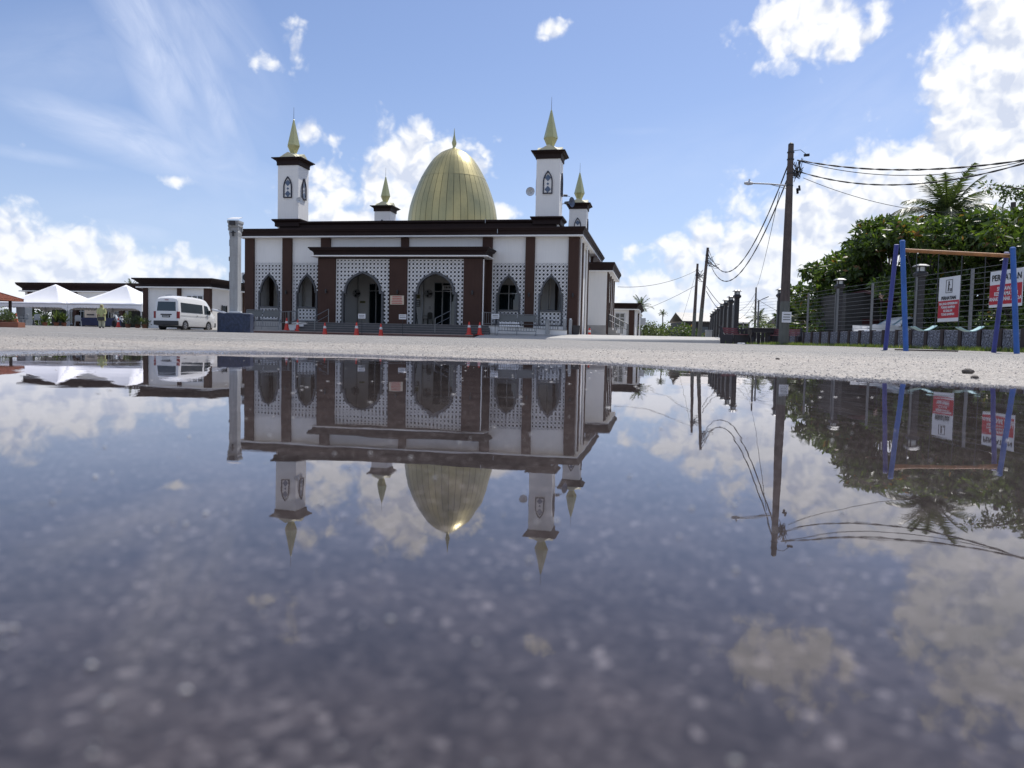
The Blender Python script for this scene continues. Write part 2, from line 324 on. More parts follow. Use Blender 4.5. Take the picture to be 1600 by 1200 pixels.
def leafmat(name, a, b, dry):
    m = bpy.data.materials.new(name); m.use_nodes = True; n_ = m.node_tree.nodes; l_ = m.node_tree.links
    for x in list(n_):
        if x.type != 'OUTPUT_MATERIAL': n_.remove(x)
    out = [x for x in n_ if x.type == 'OUTPUT_MATERIAL'][0]
    at_ = n_.new('ShaderNodeAttribute'); at_.attribute_name = 'tone'
    cr = n_.new('ShaderNodeValToRGB'); l_.new(at_.outputs['Fac'], cr.inputs[0]); e = cr.color_ramp.elements
    e[0].position = 0; e[0].color = (*a, 1); e[1].position = .9; e[1].color = (*b, 1); x = e.new(.97); x.color = (*dry, 1)
    pb = n_.new('ShaderNodeBsdfPrincipled'); pb.inputs['Roughness'].default_value = .42; l_.new(cr.outputs[0], pb.inputs['Base Color'])
    tr = n_.new('ShaderNodeBsdfTranslucent'); hv = n_.new('ShaderNodeMixRGB'); hv.blend_type = 'MULTIPLY'; hv.inputs[0].default_value = 1; hv.inputs[2].default_value = (1.6, 1.8, .7, 1)
    l_.new(cr.outputs[0], hv.inputs[1]); l_.new(hv.outputs[0], tr.inputs[0])
    mx = n_.new('ShaderNodeMixShader'); mx.inputs[0].default_value = .36; l_.new(pb.outputs[0], mx.inputs[1]); l_.new(tr.outputs[0], mx.inputs[2]); l_.new(mx.outputs[0], out.inputs[0])
    return m
M['leaf'] = leafmat('leaf', (.022, .042, .013), (.12, .17, .04), (.24, .12, .05))
M['leaf2'] = leafmat('leaf_bush', (.045, .065, .03), (.15, .175, .085), (.2, .18, .08))
M['palm'] = leafmat('leaf_palm', (.025, .038, .018), (.075, .095, .04), (.22, .17, .08))
M['grassm'] = leafmat('leaf_grass', (.06, .09, .02), (.16, .2, .06), (.3, .26, .12))

# asphalt
def asphalt():
    m = bpy.data.materials.new('asphalt'); m.use_nodes = True; n_ = m.node_tree.nodes; l_ = m.node_tree.links; b = n_['Principled BSDF']
    g = n_.new('ShaderNodeNewGeometry')
    def nz(s, d=4, r=.6):
        n = n_.new('ShaderNodeTexNoise'); n.inputs['Scale'].default_value = s; n.inputs['Detail'].default_value = d; n.inputs['Roughness'].default_value = r; l_.new(g.outputs['Position'], n.inputs['Vector']); return n.outputs['Fac']
    def ramp(v, pts):
        c = n_.new('ShaderNodeValToRGB'); l_.new(v, c.inputs[0]); e = c.color_ramp.elements
        e[0].position, e[0].color = pts[0][0], (*pts[0][1], 1); e[1].position, e[1].color = pts[-1][0], (*pts[-1][1], 1)
        for p, q in pts[1:-1]: x = e.new(p); x.color = (*q, 1)
        return c.outputs[0]
    vo = n_.new('ShaderNodeTexVoronoi'); vo.inputs['Scale'].default_value = 75; l_.new(g.outputs['Position'], vo.inputs['Vector'])
    sepc = n_.new('ShaderNodeSeparateColor'); l_.new(vo.outputs['Color'], sepc.inputs[0])
    stone = ramp(sepc.outputs[0], [(0, (.075, .068, .062)), (.22, (.21, .194, .178)), (.6, (.325, .30, .272)), (.9, (.42, .375, .33)), (1, (.75, .72, .68))])
    mpp = n_.new('ShaderNodeMapping'); mpp.inputs['Scale'].default_value = (.16, 1.1, 1); l_.new(g.outputs['Position'], mpp.inputs[0]); nps = n_.new('ShaderNodeTexNoise'); nps.inputs['Scale'].default_value = .9; nps.inputs['Detail'].default_value = 7; nps.inputs['Roughness'].default_value = .65; l_.new(mpp.outputs[0], nps.inputs['Vector'])
    patch = ramp(nps.outputs['Fac'], [(.28, (.74, .76, .79)), (.42, (.95, .95, .94)), (.55, (1, .985, .96)), (.72, (1.12, 1.08, 1.04))])
    mid = ramp(nz(5, 5), [(.3, (.86, .86, .86)), (.7, (1.12, 1.1, 1.08))])
    m1_ = n_.new('ShaderNodeMixRGB'); m1_.blend_type = 'MULTIPLY'; m1_.inputs[0].default_value = 1; l_.new(stone, m1_.inputs[1]); l_.new(patch, m1_.inputs[2])
    m2_ = n_.new('ShaderNodeMixRGB'); m2_.blend_type = 'MULTIPLY'; m2_.inputs[0].default_value = 1; l_.new(m1_.outputs[0], m2_.inputs[1]); l_.new(mid, m2_.inputs[2])
    sy = n_.new('ShaderNodeSeparateXYZ'); l_.new(g.outputs['Position'], sy.inputs[0]); yy = n_.new('ShaderNodeMath'); yy.operation = 'MULTIPLY_ADD'; l_.new(nz(.22, 3), yy.inputs[0]); yy.inputs[1].default_value = 9; l_.new(sy.outputs[1], yy.inputs[2])
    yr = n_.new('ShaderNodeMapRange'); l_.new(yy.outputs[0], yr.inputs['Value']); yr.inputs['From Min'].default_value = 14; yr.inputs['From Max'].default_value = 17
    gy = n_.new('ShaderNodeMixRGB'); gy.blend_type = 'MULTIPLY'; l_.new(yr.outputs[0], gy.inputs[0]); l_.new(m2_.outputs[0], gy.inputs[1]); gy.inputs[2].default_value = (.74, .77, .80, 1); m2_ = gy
    wa = n_.new('ShaderNodeAttribute'); wa.attribute_name = 'wet'
    wv = n_.new('ShaderNodeMath'); wv.operation = 'MULTIPLY_ADD'; l_.new(nz(14, 4), wv.inputs[0]); wv.inputs[1].default_value = .5; l_.new(wa.outputs['Fac'], wv.inputs[2])
    wr = n_.new('ShaderNodeMapRange'); l_.new(wv.outputs[0], wr.inputs['Value']); wr.inputs['From Min'].default_value = .55; wr.inputs['From Max'].default_value = .95
    dk = n_.new('ShaderNodeMixRGB'); dk.blend_type = 'MULTIPLY'; l_.new(wr.outputs[0], dk.inputs[0]); l_.new(m2_.outputs[0], dk.inputs[1]); dk.inputs[2].default_value = (.36, .31, .30, 1)
    sa = n_.new('ShaderNodeAttribute'); sa.attribute_name = 'silt'
    sm_ = ramp(nz(7, 6, .65), [(.25, (.55, .55, .55)), (.5, (.95, .95, .95)), (.75, (1.3, 1.26, 1.22))])
    vo2 = n_.new('ShaderNodeTexVoronoi'); vo2.inputs['Scale'].default_value = 150; l_.new(g.outputs['Position'], vo2.inputs['Vector']); sep2 = n_.new('ShaderNodeSeparateColor'); l_.new(vo2.outputs['Color'], sep2.inputs[0]); st_ = ramp(sep2.outputs[1], [(0, (.072, .064, .062)), (.5, (.105, .095, .092)), (.88, (.14, .129, .127)), (.965, (.20, .188, .185)), (1, (.34, .325, .32))]); ms_ = n_.new('ShaderNodeMixRGB'); ms_.blend_type = 'MULTIPLY'; ms_.inputs[0].default_value = 1; l_.new(sm_, ms_.inputs[1]); l_.new(st_, ms_.inputs[2]); sm_ = ms_.outputs[0]
    sx_ = n_.new('ShaderNodeMixRGB'); l_.new(sa.outputs['Fac'], sx_.inputs[0]); l_.new(dk.outputs[0], sx_.inputs[1]); l_.new(sm_, sx_.inputs[2])
    l_.new(sx_.outputs[0], b.inputs['Base Color'])
    rr = n_.new('ShaderNodeMapRange'); l_.new(wr.outputs[0], rr.inputs['Value']); rr.inputs['To Min'].default_value = .78; rr.inputs['To Max'].default_value = .22; rs = n_.new('ShaderNodeAttribute'); rs.attribute_name = 'silt'; rm_ = n_.new('ShaderNodeMath'); rm_.operation = 'MAXIMUM'; l_.new(rr.outputs[0], rm_.inputs[0]); l_.new(rs.outputs['Fac'], rm_.inputs[1]); l_.new(rm_.outputs[0], b.inputs['Roughness']); sp_ = n_.new('ShaderNodeMath'); sp_.operation = 'MULTIPLY_ADD'; l_.new(rs.outputs['Fac'], sp_.inputs[0]); sp_.inputs[1].default_value = -.5; sp_.inputs[2].default_value = .5; l_.new(sp_.outputs[0], b.inputs['Specular IOR Level'])
    bp = n_.new('ShaderNodeBump'); bp.inputs['Strength'].default_value = .5; bp.inputs['Distance'].default_value = .003; l_.new(vo.outputs['Distance'], bp.inputs['Height']); bp.invert = True
    b2 = n_.new('ShaderNodeBump'); b2.inputs['Strength'].default_value = .5; b2.inputs['Distance'].default_value = .008; l_.new(nz(22, 5), b2.inputs['Height']); l_.new(bp.outputs[0], b2.inputs['Normal']); l_.new(b2.outputs[0], b.inputs['Normal'])
    return m
def watermat():
    m = bpy.data.materials.new('water'); m.use_nodes = True; n_ = m.node_tree.nodes; l_ = m.node_tree.links
    for x in list(n_):
        if x.type != 'OUTPUT_MATERIAL': n_.remove(x)
    out = [x for x in n_ if x.type == 'OUTPUT_MATERIAL'][0]
    g = n_.new('ShaderNodeNewGeometry')
    mp = n_.new('ShaderNodeMapping'); mp.inputs['Scale'].default_value = (1.0, .8, 1); l_.new(g.outputs['Position'], mp.inputs[0])
    h = None
    for s, a in ((1.6, 1.0), (6.0, .16), (22, .022)):
        n = n_.new('ShaderNodeTexNoise'); n.inputs['Scale'].default_value = s; n.inputs['Detail'].default_value = 1.5; l_.new(mp.outputs[0], n.inputs['Vector'])
        k = n_.new('ShaderNodeMath'); k.operation = 'MULTIPLY'; l_.new(n.outputs['Fac'], k.inputs[0]); k.inputs[1].default_value = a
        if h is None: h = k.outputs[0]
        else:
            q = n_.new('ShaderNodeMath'); q.operation = 'ADD'; l_.new(h, q.inputs[0]); l_.new(k.outputs[0], q.inputs[1]); h = q.outputs[0]
    bp = n_.new('ShaderNodeBump'); bp.inputs['Strength'].default_value = 1; bp.inputs['Distance'].default_value = .0016; l_.new(h, bp.inputs['Height'])
    gl = n_.new('ShaderNodeBsdfGlossy'); gl.inputs['Roughness'].default_value = .0; gl.inputs['Color'].default_value = (.95, .94, .985, 1); l_.new(bp.outputs[0], gl.inputs['Normal'])
    tr = n_.new('ShaderNodeBsdfTransparent'); tr.inputs[0].default_value = (.78, .76, .79, 1)
    fr = n_.new('ShaderNodeFresnel'); fr.inputs[0].default_value = 1.333; l_.new(bp.outputs[0], fr.inputs['Normal'])
    mx = n_.new('ShaderNodeMixShader'); l_.new(fr.outputs[0], mx.inputs[0]); l_.new(tr.outputs[0], mx.inputs[1]); l_.new(gl.outputs[0], mx.inputs[2]); l_.new(mx.outputs[0], out.inputs[0])
    return m

# ------------------------------------------------------------------ ground and puddle
EDGE_PX = [(0,556),(120,554),(230,553),(400,553),(560,557),(700,561),(830,565),(920,568),(1000,573),(1100,581),(1250,590),(1400,598),(1600,607)]
edge = []
for (x, y) in EDGE_PX:
    d = ray(x, y); t = -CAM_H/d[2]; edge.append((d[0]*t, t))
PUD = [(-7.5, 4.6), (-5.2, 5.3)]+edge+[(3.3, 3.1), (4.4, 1.8), (4.2, -.4), (2.5, -1.8), (-2.2, -2.0), (-5.0, -1.0), (-8.0, 1.2), (-8.8, 3.2)]
PA = np.array(PUD)
def sdist(X, Y):                       # negative inside
    d = np.full(X.shape, 1e9); ins = np.zeros(X.shape, bool); n = len(PA)
    for i in range(n):
        a, b = PA[i], PA[(i+1) % n]; e = b-a; wx, wy = X-a[0], Y-a[1]
        t = np.clip((wx*e[0]+wy*e[1])/(e@e), 0, 1); d = np.minimum(d, np.hypot(wx-e[0]*t, wy-e[1]*t))
        c = ((a[1] > Y) != (b[1] > Y)) & (X < (b[0]-a[0])*(Y-a[1])/(b[1]-a[1]+1e-12)+a[0]); ins ^= c
    return np.where(ins, -d, d)
GY = [-400, -2, 4, 8, 16, 20, 26, 30, 36, 40, 44, 49, 55, 62, 75, 110, 400, 1500]
GZ = [.25, .0, .0, .065, .185, .23, .30, .345, .37, .38, .385, .54, .67, .72, .90, 1.05, 1.3, 1.5]
def snoise(X, Y, sc, seed):
    r = np.random.default_rng(seed); o = 0*X
    for k in range(5):
        f = sc*(1.9**k); a = r.uniform(0, 2*PI, 6); p = r.uniform(0, 2*PI, 6)
        o = o+sum(np.sin(f*(X*np.cos(a[i])+Y*np.sin(a[i]))+p[i]) for i in range(6))/6*(.55**k)
    return o
def gz_arr(X, Y):
    sdv = sdist(X, Y); base = np.interp(Y, GY, GZ)
    out = np.minimum(np.maximum(sdv, 0)*.013, .4); base2 = np.where(sdv > 0, np.minimum(np.maximum(base, out*.8), np.maximum(out, base*np.clip(sdv/3., 0, 1)+out*(1-np.clip(sdv/3., 0, 1)))), -np.minimum(.02, -sdv*.03))
    near = np.exp(-np.maximum(np.abs(sdv), 0)/6)
    return base2+.0011*near*snoise(X, Y, 3.0, 3)+.006*(1-near)*snoise(X, Y, .4, 5), sdv
def g(x, y): return float(gz_arr(np.array([float(x)]), np.array([float(y)]))[0][0])
def axis(lo, hi, step, far, growth=1.16):
    a = list(np.arange(lo, hi+1e-6, step)); s = step
    while a[-1] < far: s *= growth; a.append(a[-1]+s)
    s = step
    while a[0] > -far: s *= growth; a.insert(0, a[0]-s)
    return np.array(a)
xs = axis(-9, 6, .055, 1500); ys = axis(-2.5, 9.5, .055, 1500, 1.07)
XX, YY = np.meshgrid(xs, ys); ZZ, SD = gz_arr(XX, YY)
nx, ny = len(xs), len(ys)
me = bpy.data.meshes.new('ground'); V = np.stack([XX, YY, ZZ], -1).reshape(-1, 3)
idx = np.arange(nx*ny).reshape(ny, nx); Fq = np.stack([idx[:-1, :-1], idx[:-1, 1:], idx[1:, 1:], idx[1:, :-1]], -1).reshape(-1, 4)
me.vertices.add(len(V)); me.vertices.foreach_set('co', V.ravel()); me.loops.add(Fq.size); me.loops.foreach_set('vertex_index', Fq.ravel())
me.polygons.add(len(Fq)); me.polygons.foreach_set('loop_start', np.arange(0, Fq.size, 4)); me.update(calc_edges=True); me.validate()
me.polygons.foreach_set('use_smooth', [True]*len(me.polygons))
wet = np.clip(1.0-np.maximum(SD, 0)/(.55+.9*np.clip((-XX-.5)/3, 0, 1)), 0, 1); wet[SD < 0] = 1
at1 = me.attributes.new('silt', 'FLOAT', 'POINT'); at1.data.foreach_set('value', np.clip(-SD/.22, 0, 1).ravel().astype(np.float32))
at0 = me.attributes.new('wet', 'FLOAT', 'POINT'); at0.data.foreach_set('value', wet.ravel().astype(np.float32))
me.materials.append(asphalt()); tag(put('ground', me), kind='structure')
wb = MB(); cx_, cy_ = PA.mean(0)
ring = [((x-cx_)*1.12+cx_, (y-cy_)*1.12+cy_, 0) for x, y in PUD]; ar2 = sum(ring[i-1][0]*ring[i][1]-ring[i][0]*ring[i-1][1] for i in range(len(ring))); wb.add(ring if ar2 > 0 else ring[::-1], [tuple(range(len(ring)))])
tag(wb.build('water', watermat(), fix=False), kind='structure')
# faded parking line
ln = MB()
def gline(mb, p, q, wd, n=24, lift=.006):
    p, q = Vector(p), Vector(q); d = (q-p).normalized(); s_ = Vector((-d.y, d.x))*(wd/2); vs_ = []
    for i in range(n+1):
        c = p.lerp(q, i/n)
        for k in (-1, 1): a = c+s_*k; vs_.append((a.x, a.y, g(a.x, a.y)+lift))
    mb.add(vs_, [(2*i, 2*i+2, 2*i+3, 2*i+1) for i in range(n)])
gline(ln, (-3.3, 12.0), (-9.5, 15.2), .09)
gline(ln, (-12.8, 26.5), (-16.5, 28), .1)
tag(ln.build('painted_line', mat('worn_line', (.5, .5, .48), .8, var=.35, vs_=6, grain=.2)), kind='structure')
# small pale flecks set on the water surface
fk = MB()
def scatter_flecks():
    for i in range(260):
        Y = .27+random.random()**1.4*1.5; X = random.uniform(-.75, .75)*Y*1.05; r = random.choice([.0006, .0008, .0010, .0014, .0022])*(1+.5*Y)
        n = 6; a0 = random.random()*6; k = random.uniform(.4, .9)
        top = [(X+r*math.cos(a0+2*PI*j/n), Y+r*k*math.sin(a0+2*PI*j/n), .0012) for j in range(n)]
        fk.add(top+[(X, Y, .0012+r*.6)], [(j, (j+1) % n, n) for j in range(n)])
    for i in range(160):
        Y = random.uniform(2, 6.4); X = random.uniform(-.62, .5)*Y; r = random.uniform(.0025, .006); n = 6
        top = [(X+r*1.8*math.cos(2*PI*j/n), Y+r*math.sin(2*PI*j/n), .0012) for j in range(n)]
        fk.add(top+[(X, Y, .0012+r*.3)], [(j, (j+1) % n, n) for j in range(n)])
scatter_flecks()
tag(fk.build('puddle_flecks', M['fleck']), 'tiny pale flecks on the puddle', 'debris', kind='stuff')
# coarse grit standing proud along the puddle's rim and over the near asphalt
gr = MB(); pool = []
ex_ = np.array(edge)
for i in range(5200):
    k = random.randrange(len(ex_)-1); t = random.random(); p = ex_[k]*(1-t)+ex_[k+1]*t
    off = abs(random.gauss(0, .28))*random.choice([1, 1, 1, -.25])+.02; X, Y = p[0]+random.uniform(-.1, .1), p[1]+off
    pool.append((X, Y, random.uniform(.003, .0085)))
for i in range(3800):
    Y = random.uniform(4.5, 13); pool.append((random.uniform(-.68, .68)*Y, Y, random.uniform(.004, .009)))
px_, py_ = np.array([p[0] for p in pool]), np.array([p[1] for p in pool]); pz_, _s = gz_arr(px_, py_)
for (X, Y, r), z, s_ in zip(pool, pz_, _s):
    if s_ < -.12: continue
    n = 5; a0 = random.random()*6; q = [(X+r*random.uniform(.7, 1.2)*math.cos(a0+2*PI*j/n), Y+r*random.uniform(.7, 1.2)*math.sin(a0+2*PI*j/n), z-.002) for j in range(n)]
    t_ = [(X+(a-X)*.6, Y+(b-Y)*.6, z+r*random.uniform(.4, .75)) for a, b, c in q]
    gr.add(q+t_, [(j, (j+1) % n, n+(j+1) % n, n+j) for j in range(n)]+[tuple(range(n, 2*n))])
gm = mat('grit', (.34, .315, .295), .5, var=.5, vs_=31, grain=.4, bs=30)
tag(gr.build('loose_grit', gm), 'coarse pale grit lying along the rim of the puddle', 'gravel', kind='stuff')
for (px, py, r, lb) in ((1512, 584, .035, 'larger dark stone lying on the asphalt beside the puddle'), (1523, 592, .02, 'smaller dark stone just right of the larger one on the asphalt'), (1215, 562, .018, 'small dark stone alone on the asphalt below the utility pole')):
    d = ray(px, py); Y = 4
    while CAM_H+d[2]*Y > g(d[0]*Y, Y): Y += .05
    m = MB(); bm = bmesh.new(); bmesh.ops.create_icosphere(bm, subdivisions=2, radius=1)
    vv = [(v.co.x*r*1.3*random.uniform(.85, 1.1), v.co.y*r*random.uniform(.85, 1.1), v.co.z*r*.7+r*.4) for v in bm.verts]; m.add(vv, [tuple(v.index for v in f.verts) for f in bm.faces]); bm.free()
    tag(m.build('stone', M['stone'], loc=(d[0]*Y, Y, g(d[0]*Y, Y))), lb, 'stone')

# ------------------------------------------------------------------ mosque
A = R(11); ex = Vector((math.cos(A), -math.sin(A), 0)); ey = Vector((math.sin(A), math.cos(A), 0)); O = Vector((3.835, 46.586, 0))
def loc(x, y, z=0): return O+ex*x+ey*y+Vector((0, 0, z))
def gl_(x, y): p = loc(x, y); return g(p.x, p.y)
mo = thing('mosque', 'white and brown mosque with a golden dome and four spired minarets', 'mosque', O, -A)
CX = -11.15
def bez(w_, h, cx, cz, n=12):
    return [((1-t)**2*w_+2*(1-t)*t*cx*w_, 2*(1-t)*t*cz*h+t*t*h) for t in [i/n for i in range(n+1)]]
def arch(c, w_, wo_, zb, zs, za, cx=.93, cz=.6):
    b = bez(w_, za-zs, cx, cz)
    right = [(c+wo_, zb), (c+wo_, zs), (c+w_, zs)]+[(c+x, zs+z) for x, z in b[1:]]
    left = [(2*c-x, z) for x, z in right[:-1]][::-1]
    hw = lambda z: wo_ if z <= zs else (0 if z >= za else float(np.interp(z-zs, [q[1] for q in b], [q[0] for q in b])))
    return right+left, hw
def lattice_bay(x0, x1, z0, z1, c, hwf, zb, yf, sill=None, cell=.277, bar=.038):
    lt = MB(); bk = MB(); r3 = math.sqrt(3)
    inside = lambda x, z: x0 <= x <= x1 and z0 <= z <= z1 and not (zb <= z and abs(x-c) < hwf(z)+.02) or (sill and sill[0] <= z <= sill[1] and abs(x-c) < hwf(z)+.02 and x0 <= x <= x1)
    bar0 = bar; cxm, czm = (x0+x1)/2, (z0+z1)/2; D = math.hypot(x1-x0, z1-z0)
    for fi, (an, sp) in enumerate(((0, cell), (90, cell), (45, cell/math.sqrt(2)), (135, cell/math.sqrt(2)))):
        bar = bar0*1.15 if an in (45, 135) else bar0*.72; d = (math.cos(R(an)), math.sin(R(an))); nrm = (-d[1], d[0])
        for k in range(-int(D/sp)-1, int(D/sp)+2):
            off = (k+.5)*sp; st = None; n = int(2*D/.02)
            for i in range(n+1):
                s_ = -D+i*.02; x, z = cxm+nrm[0]*off+d[0]*s_, czm+nrm[1]*off+d[1]*s_; a = inside(x, z) and i < n
                if a and st is None: st = (x, z)
                if not a and st is not None:
                    if math.hypot(x-st[0], z-st[1]) > .05: lt.beam((st[0], yf+.03+fi*.003, st[1]), (x, yf+.03+fi*.003, z), .06, bar, up=(0, 0, 1) if an == 0 else (-d[1], 0, d[0])) if False else lt.add(*bar_geo(st, (x, z), bar, yf+fi*.003, yf+.06+fi*.003))
                    st = None
    # border
    for (a, b, c_, d_) in ((x0, x0+.05, z0, z1), (x1-.05, x1, z0, z1)): lt.box(a, b, yf-.004, yf+.07, c_, d_)
    lt.box(x0+.05, x1-.05, yf-.004, yf+.07, z1-.05, z1)
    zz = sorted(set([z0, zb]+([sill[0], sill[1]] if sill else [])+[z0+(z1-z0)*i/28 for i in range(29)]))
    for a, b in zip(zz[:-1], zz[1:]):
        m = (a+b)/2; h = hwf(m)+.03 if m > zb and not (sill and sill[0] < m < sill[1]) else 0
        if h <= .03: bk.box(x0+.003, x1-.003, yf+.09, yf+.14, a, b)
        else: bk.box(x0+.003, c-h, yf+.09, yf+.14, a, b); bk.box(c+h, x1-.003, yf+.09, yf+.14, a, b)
    return lt, bk
def bar_geo(p, q, wd, y0, y1):
    dx, dz = q[0]-p[0], q[1]-p[1]; l = math.hypot(dx, dz); nx_, nz_ = -dz/l*wd/2, dx/l*wd/2
    c = [(p[0]-nx_, p[1]-nz_), (q[0]-nx_, q[1]-nz_), (q[0]+nx_, q[1]+nz_), (p[0]+nx_, p[1]+nz_)]
    return [(a, y0, b) for a, b in c]+[(a, y1, b) for a, b in c], [(0,1,2,3),(7,6,5,4),(0,4,5,1),(1,5,6,2),(2,6,7,3),(3,7,4,0)]
ZT, ZC = 6.88, 7.35
# pillars of the front
for xa, xb in ((-22.4,-21.75),(-19.67,-19.01),(-16.93,-16.27),(-11.4,-10.9),(-6.0,-5.37),(-3.24,-2.66),(-.55,.1)):
    MB().box(xa, xb, 0, .65, .2, ZT).build('pillar', M['brown'], mo, bevel=.012)
# upper white walls between
for xa, xb, zb in ((-21.75,-19.67,5.23),(-19.01,-16.93,5.23),(-16.27,-11.4,5.3),(-10.9,-6.0,5.3),(-5.37,-3.24,5.23),(-2.66,-.55,5.23)):
    MB().box(xa, xb, .17, .4, zb, ZT).build('wall_panel', M['white'], mo)
for xa, xb in ((-21.75,-19.67),(-19.01,-16.93),(-5.37,-3.24),(-2.66,-.55)):
    c = (xa+xb)/2; out, hw = arch(c, .66, .76, 1.36, 3.3, 4.46)
    lt, bk = lattice_bay(xa, xb, 1.3, 5.23, c, hw, 1.36, .19, sill=(1.36, 2.2), cell=.245, bar=.038)
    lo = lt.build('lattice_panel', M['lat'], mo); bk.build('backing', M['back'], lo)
    fo = MB().strip(out, .1, .13, .3); fo.box(c-.76, c+.76, .12, .3, 2.17, 2.27); fo.box(c-.86, c+.86, .125, .3, 1.27, 1.36)
    fo.build('arch_frame', M['grey_frame'], mo)
    MB().box(xa, xb, .1, .5, .2, 1.27).build('plinth_wall', M['conc'] if xa < -20 else M['white'], mo)
# veranda: floor, ceiling, inner wall with openings
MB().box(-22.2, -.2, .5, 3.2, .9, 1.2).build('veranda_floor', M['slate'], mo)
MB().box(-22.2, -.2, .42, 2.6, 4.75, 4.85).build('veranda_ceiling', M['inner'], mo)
iw = MB(); YI = 2.6
holes = [(-14.58, -12.6, 1.22, 4.05), (-9.92, -7.6, 1.22, 4.15), (-5.45, -3.4, 2.3, 4.05), (-19.55, -19.25, 2.3, 4.3), (-2.1, -1.95, 1.22, 4.6)]
hx = sorted(holes); cur = -22.1
for (a, b, z0, z1) in hx:
    iw.box(cur, a, YI, YI+.2, 1.2, 4.75); iw.box(a, b, YI, YI+.2, z1, 4.75)
    if z0 > 1.25: iw.box(a, b, YI, YI+.2, 1.2, z0)
    cur = b
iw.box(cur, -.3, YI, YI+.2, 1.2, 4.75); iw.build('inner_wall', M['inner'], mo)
MB().box(-22.1, -.3, 5.5, 5.6, 1.2, 4.75).build('hall_screen', M['dkwall'], mo)
for (a, b, z0, z1, nm) in ((-14.58,-12.6,1.22,4.05,'glass_door'),(-9.92,-7.6,1.22,4.15,'glass_door'),(-5.45,-3.4,2.3,4.05,'window')):
    gp = MB().box(a, b, YI+.08, YI+.1, z0, z1).build(nm, M['glass'], mo); fr = MB(); n = 4 if nm == 'glass_door' else 3
    for i in range(n+1):
        x = a+(b-a)*i/n; fr.box(max(a, x-.03), min(b, x+.03), YI+.02, YI+.07, z0, z1)
    tz = 3.55 if nm == 'glass_door' else 3.45
    fr.box(a, b, YI+.015, YI+.075, tz-.03, tz+.03); fr.box(a, b, YI+.015, YI+.075, z1-.05, z1)
    fr.build('frame', M['alu'], gp)
for x, wd in ((-22.3, .35), (-21.8, .2), (-18.6, .14), (-1.62, .14), (-3.0, .2), (-.95, .3)):
    MB().box(x, x+wd, 2.2, 2.4, 1.2, 4.74).build('veranda_column', M['fascia'], mo)
MB().box(-15.4, -15.34, 2.5, 2.6, 1.2, 4.75).build('wall_batten', M['alu'], mo); MB().box(-10.74, -10.66, 2.45, 2.6, 1.2, 4.75).build('wall_batten', M['alu'], mo)
# side walls, rear block
SB = 15.6
MB().box(-.55, -.12, .66, SB, .3, ZT).build('side_wall', M['white'], mo)
MB().box(-22.18, -21.9, .66, SB, .3, ZT).build('side_wall', M['white'], mo)
for y in (2.8, 6.55, 10.3, 14.2): MB().box(-.3, .08, y, y+.52, .3, ZT).build('side_pillar', M['brown'], mo)
for x, y in ((.2, .32), (.2, 4.2)): MB().cyl((x, y, .5), (x, y, ZT), .055, n=10).build('downpipe', M['white'], mo)
MB().box(-21, -1.3, 2.9, 22.3, .3, 7.2).build('rear_block', M['white'], mo)
MB().rect(-22.3, 0, 0, SB, [(-.4, 6.79), (.36, 6.79), (.36, 6.875), (-.4, 6.875)]).build('soffit', M['white'], mo)
co = [(.2, ZT), (.34, ZT), (.34, 7.02), (.37, 7.1), (.43, 7.16), (.46, 7.24), (.5, 7.26), (.5, ZC), (.2, ZC)]
MB().rect(-22.3, 0, 0, SB, co).build('main_cornice', M['fascia'], mo)
MB().rect(-20.6, -1.7, 1.75, 21.2, [(.1, 7.3), (.16, 7.3), (.16, 7.9), (.24, 7.97), (.3, 8.0), (.3, 8.12), (.1, 8.12)]).build('upper_parapet', M['fascia'], mo)
MB().box(-20.5, -1.8, 1.9, 21, 7.2, 7.6).build('roof_slab', M['conc'], mo)
for x, z0, y in ((-6.2, 8.0, 1.42), (-4.95, 7.05, -.53)): MB().box(x, x+.025, y, y+.03, z0-.1, z0+.16).build('joint_strip', M['alu'], mo)
# dome of forty seamed panels, lower and upper course
prof = [(3.55, 8.2), (3.53, 9.2), (3.50, 9.8), (3.40, 10.5), (3.23, 11.15), (2.98, 11.85), (2.70, 12.55), (2.55, 12.85), (2.25, 13.4), (1.92, 13.95), (1.55, 14.45), (1.03, 14.9), (.54, 15.16), (.2, 15.3)]
def interp_prof(z): return float(np.interp(z, [p[1] for p in prof], [p[0] for p in prof]))
dm = MB().lathe([(r-.05, z) for r, z in prof], 80, (0, 0, 0)).build('dome', mat('seam_dark', (.10, .09, .04), .6), mo, loc=(CX, 11.3, 0), smooth=True)
def dome_panel(z0, z1, n, seam, lift):
    m = MB(); zs_ = np.linspace(z0, z1, 15); ha = PI/n; v = []
    for z in zs_:
        r = interp_prof(z); g_ = seam/max(r, .25)*.5
        for k in (-1, 0, 1):
            t = k*max(ha-g_, .01); rr = r+lift; v.append((rr*math.cos(t), rr*math.sin(t), z))
    f = [(i*3+k, i*3+k+1, i*3+k+4, i*3+k+3) for i in range(14) for k in (0, 1)]
    m.add(v, f); return m.mesh('dome_panel', M['gold'], smooth=True, fix=False)
lo_, up_ = dome_panel(8.3, 12.86, 40, .030, .0), dome_panel(12.84, 15.24, 40, .016, .012)
for i in range(40):
    for me_ in (lo_, up_): put('dome_panel', me_, dm, rz=2*PI*(i+.3)/40)
MB().lathe([(.12, 15.2), (.2, 15.27), (.12, 15.36), (.1, 15.42), (.17, 15.62), (.19, 15.74), (.13, 15.95), (.05, 16.35), (.015, 16.85)], 16).build('finial', M['goldm'], dm, smooth=True)
MB().lathe([(3.7, 7.4), (3.7, 8.25), (3.5, 8.25)], 64).build('drum', M['white'], dm)
